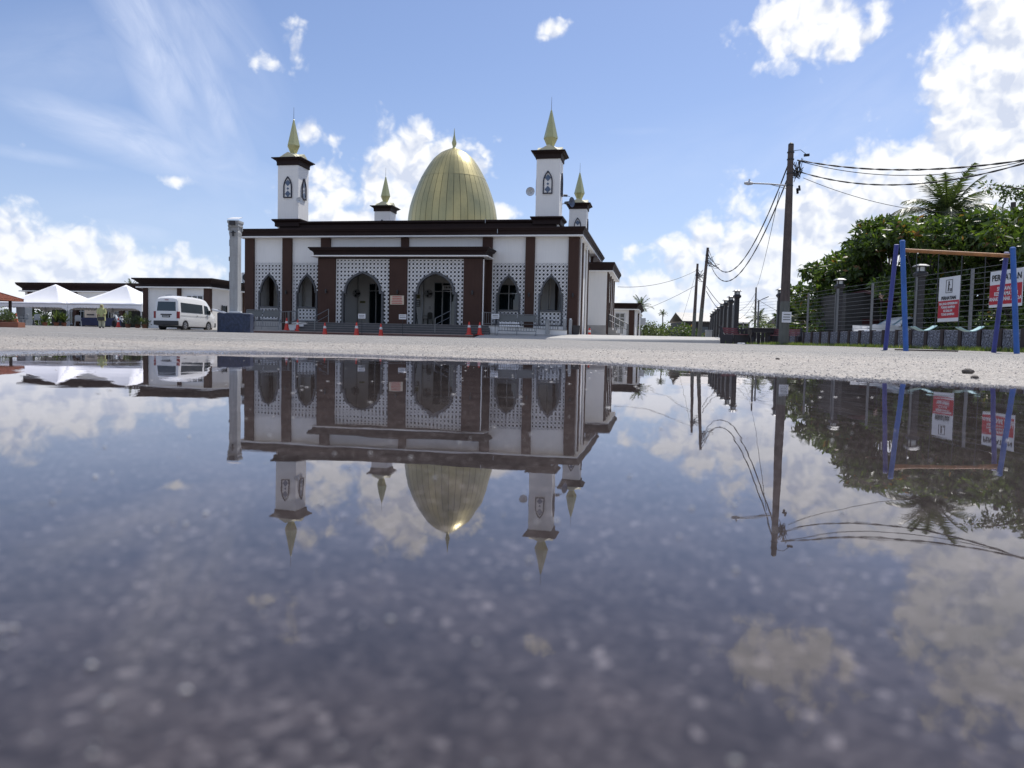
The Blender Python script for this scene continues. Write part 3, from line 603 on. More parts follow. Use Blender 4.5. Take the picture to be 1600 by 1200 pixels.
# minarets
def minaret():
    sh_ = MB().box(-.76, .76, -.76, .76, 6.9, 11.97).build('minaret', M['white'], mo, bevel=.01)
    MB().rect(-.8, .8, -.8, .8, [(-.02, 7.8), (.1, 7.8), (.1, 8.02), (.14, 8.1), (.22, 8.15), (.26, 8.22), (.26, 8.28), (-.02, 8.28)]).build('base_cornice', M['fascia'], sh_)
    MB().rect(-.76, .76, -.76, .76, [(-.02, 11.95), (.06, 11.95), (.06, 12.15), (.1, 12.25), (.2, 12.3), (.26, 12.36), (.33, 12.38), (.33, 12.44), (-.02, 12.44)]).build('cornice', M['fascia'], sh_)
    cp = MB(); cp.add(*cap_geo()); cp.build('cap', M['cream'], sh_)
    MB().lathe([(.2, 12.86), (.46, 13.42)], 6).lathe([(.468, 13.423), (.05, 15.2), (.012, 15.25)], 6, ph=.0).build('spire', M['goldm'], sh_)
    MB().cyl((0, 0, 15.1), (0, 0, 16.06), .022, .01, 6).build('needle', M['steel'], sh_)
    for k in range(4):
        out, hw = arch(0, .31, .31, 9.74, 10.5, 11.2, .95, .55)
        P = [(-.31, 9.74), (.31, 9.74)]; pts = [(0.0, 9.74)]+out+[(0.0, 9.74)]
        f = MB().strip(pts, .065, -.85, -.75)
        fo_ = f.build('window_frame', M['navy'], sh_, rz=k*PI/2)
        pn = MB().xz(out[::-1], -.785, -.762).build('window_panel', M['white'], sh_, rz=k*PI/2)
        dd = MB()
        for z, s_ in ((10.75, .22), (10.37, .09), (10.02, .22)): dd.xz([(0, z-s_), (s_*.95, z), (0, z+s_), (-s_*.95, z)], -.81, -.787)
        dd.build('diamond', M['blueglass'], sh_, rz=k*PI/2)
    return sh_
def cap_geo():
    n = 16; v = []; f = []
    for j in range(n+1):
        for i in range(n+1):
            x, y = -1+2*i/n, -1+2*j/n; h = 1-max(abs(x), abs(y)); k = 1-min(abs(x), abs(y))*.0
            rg = max(0, 1-abs(x)*1.25)**.7 if abs(y) > abs(x) else max(0, 1-abs(y)*1.25)**.7; z = 12.43+max(.60*h**.8, .42*rg); v.append((x*.8, y*.8, z))
    for j in range(n):
        for i in range(n): f.append((j*(n+1)+i, j*(n+1)+i+1, (j+1)*(n+1)+i+1, (j+1)*(n+1)+i))
    rim = [i for i in range(n+1)]+[j*(n+1)+n for j in range(1, n+1)]+[n*(n+1)+i for i in range(n-1, -1, -1)]+[j*(n+1) for j in range(n-1, 0, -1)]
    b = len(v); v += [(v[k][0], v[k][1], 12.40) for k in rim]; m = len(rim)
    for q in range(m): f.append((rim[q], rim[(q+1) % m], b+(q+1) % m, b+q))
    return v, f
mn = minaret(); mn.location = (-20.12, 2.36, 0)
for x, y in ((-2.18, 2.36), (-20.12, 20.15), (-2.18, 20.15)): dup(mn, (x, y, 0), parent=mo)
# porch
PF = -1.5
for xa, xb in ((-16.4, -15.22), (-11.6, -10.45), (-6.8, -5.63)):
    MB().box(xa, xb, PF, PF+.7, 1.0, 5.27).build('porch_pillar', M['brown'], mo, bevel=.012)
for xa, xb in ((-15.22, -11.6), (-10.45, -6.8)):
    c = (xa+xb)/2+(.0); out, hw = arch(c, 1.24, 1.40, 1.22, 3.22, 4.5, .98, .72)
    lt, bk = lattice_bay(xa, xb, 1.22, 5.27, c, hw, 1.22, PF+.16, cell=.245, bar=.038)
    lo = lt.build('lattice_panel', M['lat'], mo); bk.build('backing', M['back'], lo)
    MB().strip(out, .13, PF+.08, PF+.34).build('arch_frame', M['grey_frame'], mo)
MB().box(-16.4, -5.63, PF+.02, PF+.6, 5.272, 5.45).build('porch_beam', M['fascia'], mo)
MB().box(-5.95, -5.66, PF+.702, -.002, 1.0, 5.27).box(-16.37, -16.1, PF+.702, -.002, 1.0, 5.27).build('porch_side', M['brown'], mo)
MB().rect(-16.4, -5.6, PF, -.3, [(-.1, 5.38), (.36, 5.38), (.36, 5.452), (-.1, 5.452)]).build('porch_soffit', M['white'], mo)
MB().rect(-16.4, -5.6, PF, -.28, [(.0, 5.455), (.2, 5.455), (.2, 5.6), (.26, 5.7), (.38, 5.77), (.42, 5.86), (.47, 5.88), (.47, 5.95), (.0, 5.95)]).build('porch_cornice', M['fascia'], mo)
MB().cyl((-5.56, PF+.08, 1.2), (-5.56, PF+.08, 5.25), .04, n=8).build('downpipe', M['white'], mo)
for i in range(4):
    z = 1.22-.15*i; y = PF-.1-.36*i; st = MB().box(-17.0-.12*i, -5.15+.1*i, y, (PF+.7 if i == 0 else y+.36), z-.15 if i < 3 else .3, z)
    so_ = st.build('step', M['slate'], mo, bevel=.008); MB().box(-17.0-.12*i, -5.15+.1*i, y-.02, y-.001, z-.035, z+.004).build('nosing', M['nosing'], so_)
for i, (z0, z1, y) in enumerate(((.3, .60, -3.6), (.3, .46, -3.95))):
    so_ = MB().box(-20.6-.25*i, -5.6+.2*i, y, -1.4 if i == 0 else -3.6, z0, z1).build('lower_step', M['redstep'], mo, bevel=.01); MB().box(-20.6-.25*i, -5.6+.2*i, y-.02, y-.001, z1-.04, z1+.004).build('nosing', M['nosing2'], so_)
MB().box(-20.5, -17.5, -3.55, -.05, .3, .66).build('ramp_slab', M['conc'], mo)
# side porch
MB().box(-.1, 1.25, 8.8, 17.4, 1.62, 5.6).build('porch_wall', M['white'], mo)
MB().box(-.1, 1.27, 8.78, 17.42, .3, 1.62).build('plinth_wall', M['conc'], mo)
for y in (8.9, 10.2, 12.4, 14.6, 16.8): MB().box(1.15, 1.34, y, y+.35, 1.0, 5.6).build('side_pillar', M['brown'], mo)
for y in (9.6, 11.4): MB().box(1.255, 1.29, y, y+.5, 1.6, 5.4).build('window', M['glass'], mo)
MB().rect(-.6, 1.3, 8.8, 17.4, [(-.1, 5.5), (.38, 5.5), (.38, 5.575), (-.1, 5.575)]).build('porch_soffit', M['white'], mo)
MB().rect(-.6, 1.3, 8.8, 17.4, [(.1, 5.58), (.36, 5.58), (.36, 5.75), (.41, 5.88), (.47, 5.98), (.5, 6.04), (.5, 6.16), (.1, 6.16)]).build('porch_cornice', M['fascia'], mo)
for i in range(4): MB().box(1.35+.3*i, 1.65+.3*i, 10.0, 12.0, .5, 1.5-.2*i).build('step', M['conc'], mo)
def rail(name, lbl, pts, z0, h, n, posts, par=None, matk='steel', r=.025, mid=False):
    t = thing(name, lbl, 'railing', loc(*pts[0], z0[0]), 0)
    P = [loc(*p)-loc(*pts[0]) for p in pts]; a, b = P[0], P[1]; dz = z0[1]-z0[0]
    f = MB(); T = lambda s_, k: a.lerp(b, s_)+Vector((0, 0, dz*s_+k))
    MB().cyl(T(0, h), T(1, h), r, n=8).build('handrail', M[matk], t)
    MB().cyl(T(0, h*.16 if not mid else h*.55), T(1, h*.16 if not mid else h*.55), r*.8, n=8).build('lower_rail', M[matk], t)
    for i in range(posts): s_ = i/(posts-1); MB().cyl(T(s_, 0), T(s_, h), r*1.1, n=8).build('post', M[matk], t)
    if n:
        bme = None
        for i in range(1, n):
            s_ = i/n; o = MB().cyl(T(s_, h*.16), T(s_, h), r*.55, n=6).build('baluster', M[matk], t)
    return t
rail('ramp_railing', 'grey steel railing on the white ramp wall right of the porch', [(-5.6, -1.42), (-3.35, -1.42)], (1.22, 1.12), .8, 16, 3)
rail('ramp_railing', 'lower grey railing sloping down in front of the rightmost bay', [(-2.1, -1.42), (-.9, -1.42)], (1.0, .78), .72, 8, 3)
rail('ramp_railing', 'grey steel railing on the ramp left of the porch steps', [(-19.0, -1.6), (-17.7, -1.6)], (1.02, 1.1), .82, 9, 3)
rail('step_handrail', 'short stair handrail at the left end of the front steps', [(-16.0, -2.7), (-15.5, -1.8)], (.7, 1.22), .85, 0, 2, mid=True)
rail('step_handrail', 'short stair handrail in front of the right porch arch', [(-8.2, -2.7), (-7.5, -1.8)], (.7, 1.22), .85, 0, 2, mid=True)
rail('side_handrail', 'pale steel handrail beside the steps of the side porch', [(1.4, 9.9), (2.75, 9.9)], (1.5, .85), .95, 0, 4, mid=True, r=.035)
rail('side_handrail', 'pale steel handrail on the far side of the side porch steps', [(1.4, 12.1), (2.75, 12.1)], (1.5, .85), .95, 0, 4, mid=True, r=.035)
for xa, xb, z1, z2, lb in ((-5.55, -.35, 1.2, .98, 'white low ramp wall running right of the porch steps'), (-18.6, -17.15, 1.0, 1.18, 'short white ramp wall left of the porch steps')):
    t = thing('ramp_wall', lb, 'wall', O, -A)
    MB().xz([(xa, .3), (xb, .3), (xb, z2), (xa, z1)], -1.5, -1.3).build('wall_face', M['white'], t)
    MB().xz([(xa, z1), (xb, z2), (xb, z2+.05), (xa, z1+.05)], -1.53, -1.27).build('coping', M['conclight'], t)
# apron
ap = MB(); ap.add([(-5.3, -4.6, .3), (10.5, -4.2, .3), (10.5, 0, .3), (-5.3, 0, .3), (-5.3, -4.4, .47), (10.5, -4.0, .62), (10.5, -.2, .80), (-5.3, -1.3, .78)], [(0,1,5,4),(1,2,6,5),(2,3,7,6),(3,0,4,7),(4,5,6,7),(3,2,1,0)])
ap.box(-5.2, 12, -.2, 45, .3, .80)
tag(ap.build('pavement', M['conclight'], loc=O, rz=-A), kind='structure')
ap = MB(); ap.add([(-42, -.5, .35), (-20.5, -4.0, .35), (-20.5, 8, .35), (-42, 8, .35), (-42, -.3, .60), (-20.9, -3.7, .50), (-20.9, 8, .72), (-42, 8, .76)], [(0,1,5,4),(1,2,6,5),(2,3,7,6),(3,0,4,7),(4,5,6,7),(3,2,1,0)])
tag(ap.build('pavement', M['conclight'], loc=O, rz=-A), kind='structure')

# things on and around the mosque
def horn(lb, p, az_, tilt, s=1.0, dark=False):
    t = thing('loudspeaker', lb, 'loudspeaker', loc(*p), -A+R(az_), 'horn loudspeakers on the minarets')
    m = MB().lathe([(.05, 0), (.07, .12), (.12, .22), (.22, .32), (.30, .36), (.27, .345), (.1, .2), (.03, .14)], 20)
    o = m.build('horn', mat('horn_b', (.12, .15, .22), .4) if dark else M['plast'], t, smooth=True); o.rotation_euler = (R(90-tilt), 0, 0); o.scale = (s,)*3
    o = MB().cyl((0, 0, -.14), (0, 0, .14), .085, n=12).build('driver', M['grey_frame'], t); o.rotation_euler = (R(90-tilt), 0, 0); o.scale = (s,)*3
    MB().cyl((0, 0, 0), (-.0, .35*s, -.05), .02, n=6).build('bracket', M['steel'], t)
horn('pale round loudspeaker hanging left of the right front minaret', (-3.3, 1.9, 9.9), 0, 0, .95)
horn('dark blue loudspeaker pointing right beside the right front minaret', (-1.05, 2.6, 9.35), 62, 0, 1.1, True)
horn('small pale loudspeaker above the blue one beside the right front minaret', (-1.25, 3.3, 9.95), -70, 0, .9)
horn('pale loudspeaker on the corner of the left front minaret', (-19.22, 1.55, 9.5), 20, 10, .7)
def wsign(name, lb, x0, x1, z0, z1, y, m, lines, ink, par=None, h=.035, cat='sign', letters=True):
    t = thing(name, lb, cat, loc((x0+x1)/2, y, z0), -A); wd = x1-x0
    MB().box(-wd/2, wd/2, 0, .03, 0, z1-z0).build('board', M[m], t)
    if lines:
        k = MB(); H_ = (z1-z0); n = lines
        for i in range(n):
            zc = H_*(i+.75)/(n+.5); x = -wd*.40*random.uniform(.8, 1)
            xe = -x
            while x < xe:
                lw = random.uniform(.4, .8)*H_/n*.45; k.box(x, min(x+lw, xe), -.006, -.001, zc-H_/n*.24, zc+H_/n*.24); x += lw+H_/n*.12
        k.build('lettering', M[ink], t)
    return t
wsign('notice_board', 'cream notice board with red lettering on the middle porch pillar', -11.5, -10.6, 2.42, 2.98, PF-.04, 'cboard', 5, 'red')
def stand_sign(lb, x, y, z0, lines=2):
    t = thing('stand_sign', lb, 'sign', loc(x, y, z0), -A)
    MB().cyl((0, 0, 0), (0, 0, 1.0), .015, n=8).build('post', M['plas'], t); MB().box(-.16, .16, -.12, .12, 0, .02).build('base', M['plas'], t)
    MB().box(-.23, .23, -.03, -.015, .98, 1.27).build('board', M['sign'], t); k = MB()
    for i in range(lines):
        x = -.17
        while x < .16: lw = random.uniform(.02, .05); k.box(x, x+lw, -.036, -.031, 1.06+.1*i, 1.10+.1*i); x += lw+.012
    k.build('lettering', M['ink'], t)
stand_sign('small white sign on a thin stand before the left porch arch', -12.45, -3.75, .46)
stand_sign('small white sign on a thin stand before the middle porch pillar', -9.88, -3.75, .46)
stand_sign('small white sign on a thin stand beside the grey banner frame right of the porch', -4.5, -2.6, .62)
def banner(lb, x0, x1, y, z0, z1, text):
    t = thing('banner_frame', lb, 'banner stand', loc((x0+x1)/2, y, z0), -A); wd = (x1-x0)/2; H_ = z1-z0
    f = MB()
    for x in (-wd, 0, wd): MB().cyl((x, 0, 0), (x, .25, H_), .022, n=6).build('upright', M['steel'], t)
    for z in (.28, H_*.55, H_): MB().cyl((-wd, z*.25/H_, z), (wd, z*.25/H_, z), .02, n=6).build('crossbar', M['steel'], t)
    for x in (-wd, wd): MB().box(x-.03, x+.03, -.3, .4, 0, .04).build('foot', M['steel'], t)
    for k, (a, b) in enumerate(((-wd+.04, -.04), (.04, wd-.04))):
        p = MB().add([(a, .06, H_*.66), (b, .06, H_*.66), (b, .26, H_-.03), (a, .26, H_-.03), (a, .08, H_*.66), (b, .08, H_*.66), (b, .28, H_-.03), (a, .28, H_-.03)], [(0,1,2,3),(7,6,5,4),(0,4,5,1),(1,5,6,2),(2,6,7,3),(3,7,4,0)]).build('banner_panel', M['tarp'], t)
    lw = MB()
    for r_ in range(2):
        x = -wd+.1
        while text and x < wd*.1:
            d = random.uniform(.06, .12); lw.box(x, x+d, -.01, 0, H_*(.42+.13*r_), H_*(.50+.13*r_)); x += d+.03
    if text: lw.build('lettering', M['sign'], t)
    n = 14
    for i in range(n): x = -wd+2*wd*(i+.5)/n; MB().box(x-.012, x+.012, .05, .07, .28, H_*.4).build('bar', M['steel'], t)
banner('grey banner frame with white lettering right of the porch', -4.35, -2.05, -2.55, .62, 1.88, True)
banner('grey banner frame standing left of the porch beside the blue planter', -20.6, -18.3, -3.0, .60, 1.92, False)
def fan(lb, x, z):
    t = thing('wall_fan', lb, 'fan', loc(x, 2.15, z), -A, 'black wall fans inside the porch')
    MB().cyl((0, .42, 0), (0, .1, 0), .05, n=10).build('motor', M['plas'], t)
    c = MB()
    for r_ in (.12, .2, .27): 
        for i in range(20): a, b = 2*PI*i/20, 2*PI*(i+1)/20; c.beam((r_*math.cos(a), 0, r_*math.sin(a)), (r_*math.cos(b), 0, r_*math.sin(b)), .015)
    for i in range(12): a = PI*i/6; c.beam((0, -.01, 0), (.27*math.cos(a), 0, .27*math.sin(a)), .012)
    c.build('cage', M['plas'], t)
    for i in range(3): a = 2*PI*i/3; MB().add([(0, .03, 0), (.22*math.cos(a-.4), .02, .22*math.sin(a-.4)), (.25*math.cos(a), .05, .25*math.sin(a)), (.22*math.cos(a+.4), .07, .22*math.sin(a+.4))], [(0, 1, 2, 3), (3, 2, 1, 0)]).build('blade', M['plas'], t, fix=False)
fan('black wall fan seen through the left porch arch', -15.79+.5, 3.32); fan('black wall fan seen through the right porch arch', -10.46+.3, 3.36)
wsign('wall_plaque', 'small olive plaque on the inner wall behind the left porch arch', -15.2, -14.82, 2.7, 2.84, 2.55, 'yel', 1, 'ink', cat='plaque')
wsign('door_sign', 'white sign over the glass door behind the right porch arch', -9.3, -8.3, 3.66, 3.95, 2.5, 'sign', 1, 'ink')
wsign('notice_sheet', 'yellowish notice at the top of the board behind the right arch', -11.2, -10.9, 3.05, 3.3, 2.5, 'yel', 2, 'ink', cat='notice')
wsign('notice_sheet', 'dark printed poster on the inner wall behind the right arch', -11.2, -10.88, 2.5, 2.95, 2.5, 'tarp', 3, 'sign', cat='notice')
wsign('notice_sheet', 'white sheet of paper hanging lowest left of the right arch fan', -10.3, -10.05, 2.3, 2.55, 2.5, 'sign', 3, 'ink', cat='notice')
def chair(lb, p, rz, grp=None, k='chairg'):
    t = thing('plastic_chair', lb, 'chair', p, rz, grp)
    MB().box(-.22, .22, -.22, .22, .42, .45).build('seat', M[k], t)
    b = MB(); b.xz([(-.22, .46), (.22, .46), (.2, .84), (.1, .9), (-.1, .9), (-.2, .84)], .2, .225); b.build('backrest', M[k], t)
    for x in (-.2, .2):
        for y in (-.2, .2): MB().beam((x, y, .42), (x*1.15, y*1.15, 0), .035).build('leg', M[k], t)
        MB().beam((x, -.2, .64), (x, .2, .64), .04).build('armrest', M[k], t)
chair('grey plastic chair left inside the right porch arch', loc(-10.9, 1.4, 1.2), -A+.4, k='tarp'); chair('grey plastic chair beside the glass door inside the right porch arch', loc(-9.95, 1.4, 1.2), -A-.4, k='tarp')
def sconce(x, y, z, lb):
    t = thing('wall_lamp', lb, 'lamp', loc(x, y, z), -A, 'dark wall lamps on the front pillars')
    MB().box(-.05, .05, -.06, 0, -.06, .06).build('back_plate', M['plas'], t); MB().lathe([(.05, -.12), (.07, .05), (.03, .14)], 8, (0, -.1, 0)).build('lamp_shade', M['plas'], t)
for x, y, lb in ((-15.8, PF, 'dark wall lamp on the left porch pillar'), (-11.02, PF, 'dark wall lamp above the cream notice board'), (-6.2, PF, 'dark wall lamp on the right porch pillar'), (-19.34, 0, 'dark wall lamp on the second pillar from the left'), (-2.95, 0, 'dark wall lamp on the pillar between the two right bays'), (-.2, 0, 'dark wall lamp on the rightmost front pillar')): sconce(x, y-.002, 3.2, lb)
# cones
def cone(lb, p, s=1.0, grp='red traffic cones before the mosque'):
    global CONE
    if 'CONE' not in globals():
        t = thing('traffic_cone', lb, 'traffic cone', p, .3, grp)
        bs = MB().box(-.19, .19, -.19, .19, 0, .045).build('base', M['orange'], t, bevel=.01)
        MB().lathe([(.15, .045), (.035, .76), (.02, .78)], 20).build('cone_body', M['orange'], t, smooth=True)
        MB().lathe([(.094, .44), (.070, .58)], 20).build('reflective_band', M['band'], t, smooth=True)
        CONE = t; t.scale = (s,)*3; return t
    c = dup(CONE, p, random.random(), lb, sc=s); c['group'] = grp; return c
for x, y, z, lb, s in ((-17.95, -2.6, .66, 'red traffic cone farthest left, on the ramp slab by the railing', 1.0), (-17.2, -2.6, .61, 'red traffic cone second from the left, before the white ramp wall', .95),
                    (-14.6, -4.25, .37, 'red traffic cone with a white top at the left end of the steps', 1.0), (-12.6, -4.2, .37, 'red traffic cone beside the small sign before the left arch', 1.08), (-11.05, -4.25, .37, 'red traffic cone before the middle porch pillar', 1.0),
                    (-5.95, -3.2, .6, 'left one of the two red cones at the right end of the steps', 1.0), (-5.35, -3.0, .6, 'right one of the two red cones at the right end of the steps', 1.0)):
    cone(lb, loc(x, y, z), s)
# bin, posts by the right corner
t = thing('dust_bin', 'black plastic bin by the front right corner of the mosque', 'bin', loc(.15, -.7, .79), -A)
MB().rect(-.2, .2, -.2, .2, [(-.03, 0), (.03, .48)]).build('bin_body', M['plas'], t); MB().rect(-.2, .2, -.2, .2, [(.05, .48), (.05, .54)]).build('rim', M['plas'], t)
for x, h, lb in ((-.55, .95, 'left grey concrete post beside the black bin'), (-.2, .9, 'right grey concrete post beside the black bin')):
    t = thing('concrete_post', lb, 'post', loc(x, -.9, .77), -A); MB().box(-.09, .09, -.08, .08, 0, h).build('shaft', M['pillar'], t, bevel=.01); MB().box(-.05, .05, -.05, .05, h, h+.08).build('cap', M['sign'], t)
t = thing('concrete_post', 'grey square post before the rightmost lattice bay', 'post', loc(-1.45, -1.9, .76), -A); MB().box(-.11, .11, -.1, .1, 0, .78).build('shaft', M['pillar'], t, bevel=.01); MB().rect(-.1, .1, -.1, .1, [(.03, .78), (.03, .84)]).build('cap', M['pillar'], t)
t = thing('fire_extinguisher', 'small red and white cylinder against the plinth of the side porch', 'extinguisher', loc(.55, 3.6, .80), -A)
MB().lathe([(.09, 0), (.09, .38), (.05, .46), (.02, .5)], 14).build('cylinder', M['orange'], t, smooth=True); MB().lathe([(.093, .2), (.093, .36)], 14).build('sleeve', M['band'], t); MB().box(-.02, .06, -.015, .015, .5, .58).build('handle', M['plas'], t)

# ------------------------------------------------------------------ annexes
def annex(lb, x0, x1, y0, y1, zt, zb, zg, par_cols, par_side):
    t = thing('annex_building', lb, 'building', O, -A)
    MB().box(x0+.55, x1-.55, y0+.55, y1-.55, zg-.4, zb).build('wall', M['white'], t)
    MB().rect(x0+.5, x1-.5, y0+.5, y1-.5, [(-.1, zb-.0), (.1, zb), (.1, zb+.2), (.2, zb+.3), (.32, zb+.42), (.42, zb+.5), (.5, zt-.1), (.5, zt), (-.1, zt)]).build('cornice', M['fascia'], t)
    MB().rect(x0+.5, x1-.5, y0+.5, y1-.5, [(-.1, zb-.1), (.3, zb-.1), (.3, zb-.003), (-.1, zb-.003)]).build('soffit', M['white'], t)
    for xa, xb in par_cols: MB().box(xa, xb, y0+.42, y0+.8, zg-.3, zb-.1).build('pillar', M['brown'], t)
    for ya, yb in par_side: MB().box(x1-.8, x1-.42, ya, yb, zg-.3, zb-.1).build('pillar', M['brown'], t)
    return t
def fwin(t, xa, xb, za, zb, y, n=2, tz=None, mk='alu'):
    p = MB().box(xa, xb, y-.03, y+.01, za, zb).build('window', M['glass'], t); f = MB()
    for i in range(n+1): x = xa+(xb-xa)*i/n; f.box(x-.035, x+.035, y-.07, y-.031, za, zb)
    for z in [za, zb]+([tz] if tz else []): f.box(xa-.035, xb+.035, y-.075, y-.031, z-.035, z+.035)
    f.build('frame', M[mk], p)
al = annex('white annex with brown cornice and pillars left of the mosque', -33.6, -26.95, 3.3, 17, 4.4, 3.78, .7, [(-32.95, -32.6), (-30.1, -29.8), (-27.9, -27.45)], [(8.3, 8.6), (12.6, 12.9)])
fwin(al, -31.05, -30.6, 2.75, 3.15, 3.84, 1); fwin(al, -29.35, -27.95-.05, 2.55, 3.15, 3.84, 3, mk='sign')
p = MB().box(-27.52, -27.46, 5.4, 6.0, 1.95, 2.5).build('window', M['glass'], al)
MB().box(-27.45, -27.42, 5.35, 5.42, 1.9, 2.55).box(-27.45, -27.42, 5.98, 6.05, 1.9, 2.55).build('frame', M['plas'], p)
for i, (px, lb) in enumerate(((342, 'left outdoor condenser on the annex roof'), (359, 'right outdoor condenser on the annex roof'))):
    t = thing('condenser_unit', lb, 'air conditioner', loc(-27.7+i*1.0, 7.6+.2*i, 4.4), -A+.15)
    MB().box(-.45, .45, -.17, .17, .08, .82).build('casing', M['plast'], t, bevel=.01); c = MB()
    for r_ in (.1, .18, .27): c.lathe([(r_, 0), (r_+.02, 0), (r_+.02, .02), (r_, .02)], 18)
    o = c.build('fan_grille', M['plas'], t, loc=(-.1, -.175, .45)); o.rotation_euler = (PI/2, 0, 0)
    MB().box(-.4, -.3, -.17, .17, 0, .08).box(.3, .4, -.17, .17, 0, .08).build('foot', M['steel'], t)
MB()
ar = annex('small white annex with brown cornice right behind the mosque', -7, 3.25, 29.4, 46, 4.42, 3.85, .85, [(2.05, 2.6)], [(33, 33.4), (38, 38.4)])
fwin(ar, .7, 1.62, 1.95, 3.42, 29.94, 2, 2.95)
for x in (2.85, 3.05+.1): MB().cyl((x, 30.0, .8), (x, 30.0, 3.75), .06, n=8).build('downpipe', M['white'], ar)
t = thing('condenser_unit', 'outdoor condenser mounted on the side of the right annex', 'air conditioner', loc(3.35, 34, 2.4), -A)
MB().box(-.3, .3, -.4, .4, 0, .7).build('casing', M['plast'], t); MB().box(-.6, -.3, -.3, -.25, -.05, .02).box(-.6, -.3, .25, .3, -.05, .02).build('bracket', M['steel'], t)
lb_ = annex('long low white building with brown cornice behind the marquee tents', -56, -37, 15.8, 26, 4.95, 4.2, .7, [(-55, -54.6), (-50, -49.6), (-45, -44.6), (-40, -39.6)], [])
for o_ in [q for q in bpy.data.objects if q.parent == lb_ and q.name.startswith('wall')]: bpy.data.objects.remove(o_)
MB().box(-55.45, -37.55, 16.4, 25.4, 3.35, 4.2).build('wall_band', M['white'], lb_); MB().box(-55.45, -37.55, 19.6, 25.4, .3, 3.35).build('wall', M['dkwall'], lb_)  # rear veranda wall coloured dark in place of the porch shade
MB().box(-55.4, -37.6, 16.5, 19.6, .4, .8).build('veranda_floor', M['slate'], lb_)
fwin(lb_, -53.6, -51.4, 1.1, 3.0, 19.58, 4, 2.4); fwin(lb_, -48.8, -46.6, 1.1, 3.0, 19.58, 4, 2.4); MB().box(-43.9, -41.8, 19.5, 19.59, .8, 3.1).build('door', M['glass'], lb_)

# ------------------------------------------------------------------ marquee tents
def tent(lb, c, wd, dp, zg, ze, za):
    t = thing('marquee_tent', lb, 'tent', c, -A, 'white marquee tents left of the mosque'); a, b = wd/2, dp/2; n = 10
    v = []; f = []
    def side(p, q):
        base = len(v)
        for j in range(n+1):
            s_ = j/n; k = (s_**1.0); sag = -.22*math.sin(PI*s_)
            for i in range(9):
                u = i/8; x = p[0]+(q[0]-p[0])*u; y = p[1]+(q[1]-p[1])*u
                wr = .012*math.sin(u*31+s_*5)*(1-s_)
                v.append((x*(1-k), y*(1-k), ze+(za-ze)*s_+sag*(.6+.4*math.sin(PI*u))+wr))
        for j in range(n):
            for i in range(8): f.append((base+j*9+i, base+j*9+i+1, base+(j+1)*9+i+1, base+(j+1)*9+i))
    for p, q in (((-a,-b), (a,-b)), ((a,-b), (a,b)), ((a,b), (-a,b)), ((-a,b), (-a,-b))): side(p, q)
    o = MB(); o.add(v, f); ob = o.build('canopy', M['tent'], t, smooth=True); sm = ob.modifiers.new('s', 'SOLIDIFY'); sm.thickness = .015
    vl = MB(); hv = .30; sc_ = .3
    for p, q in (((-a,-b), (a,-b)), ((a,-b), (a,b)), ((a,b), (-a,b)), ((-a,b), (-a,-b))):
        L_ = math.hypot(q[0]-p[0], q[1]-p[1]); m = int(L_/sc_*4)
        top = []; bot = []
        for i in range(m+1):
            u = i/m; x, y = (p[0]+(q[0]-p[0])*u)*1.004, (p[1]+(q[1]-p[1])*u)*1.004; arc = .28*max(0, 1-min(u, 1-u)*L_/.8)**1.5
            top.append((x, y, ze+.02)); bot.append((x, y, ze-hv-.055*abs(math.sin(PI*u*L_/sc_))-arc))
        vl.add(top+bot, [(i, i+1, m+2+i, m+1+i) for i in range(m)])
    ob = vl.build('valance', M['tent'], t); sm = ob.modifiers.new('s', 'SOLIDIFY'); sm.thickness = .01
    for x in (-a, a):
        for y in (-b, b): MB().cyl((x*.98, y*.98, zg), (x*.98, y*.98, ze), .05, n=8).build('post', M['plast'], t)
    MB().beam((-a, -b, ze-.05), (a, -b, ze-.05), .05).beam((-a, b, ze-.05), (a, b, ze-.05), .05).build('frame', M['alu'], t)
TR = Vector((-30.2, 61.2, 0))
c2_ = TR-ex*3.45+ey*2.6; c1_ = c2_-ex*6.95; c0_ = c1_-ex*6.95
tent('right white marquee tent touching the annex left of the mosque', c2_, 6.9, 5.2, .6, 2.62, 4.4)
tent('left white marquee tent beside the red roofed gazebo', c1_, 6.9, 5.2, .6, 2.62, 4.4)

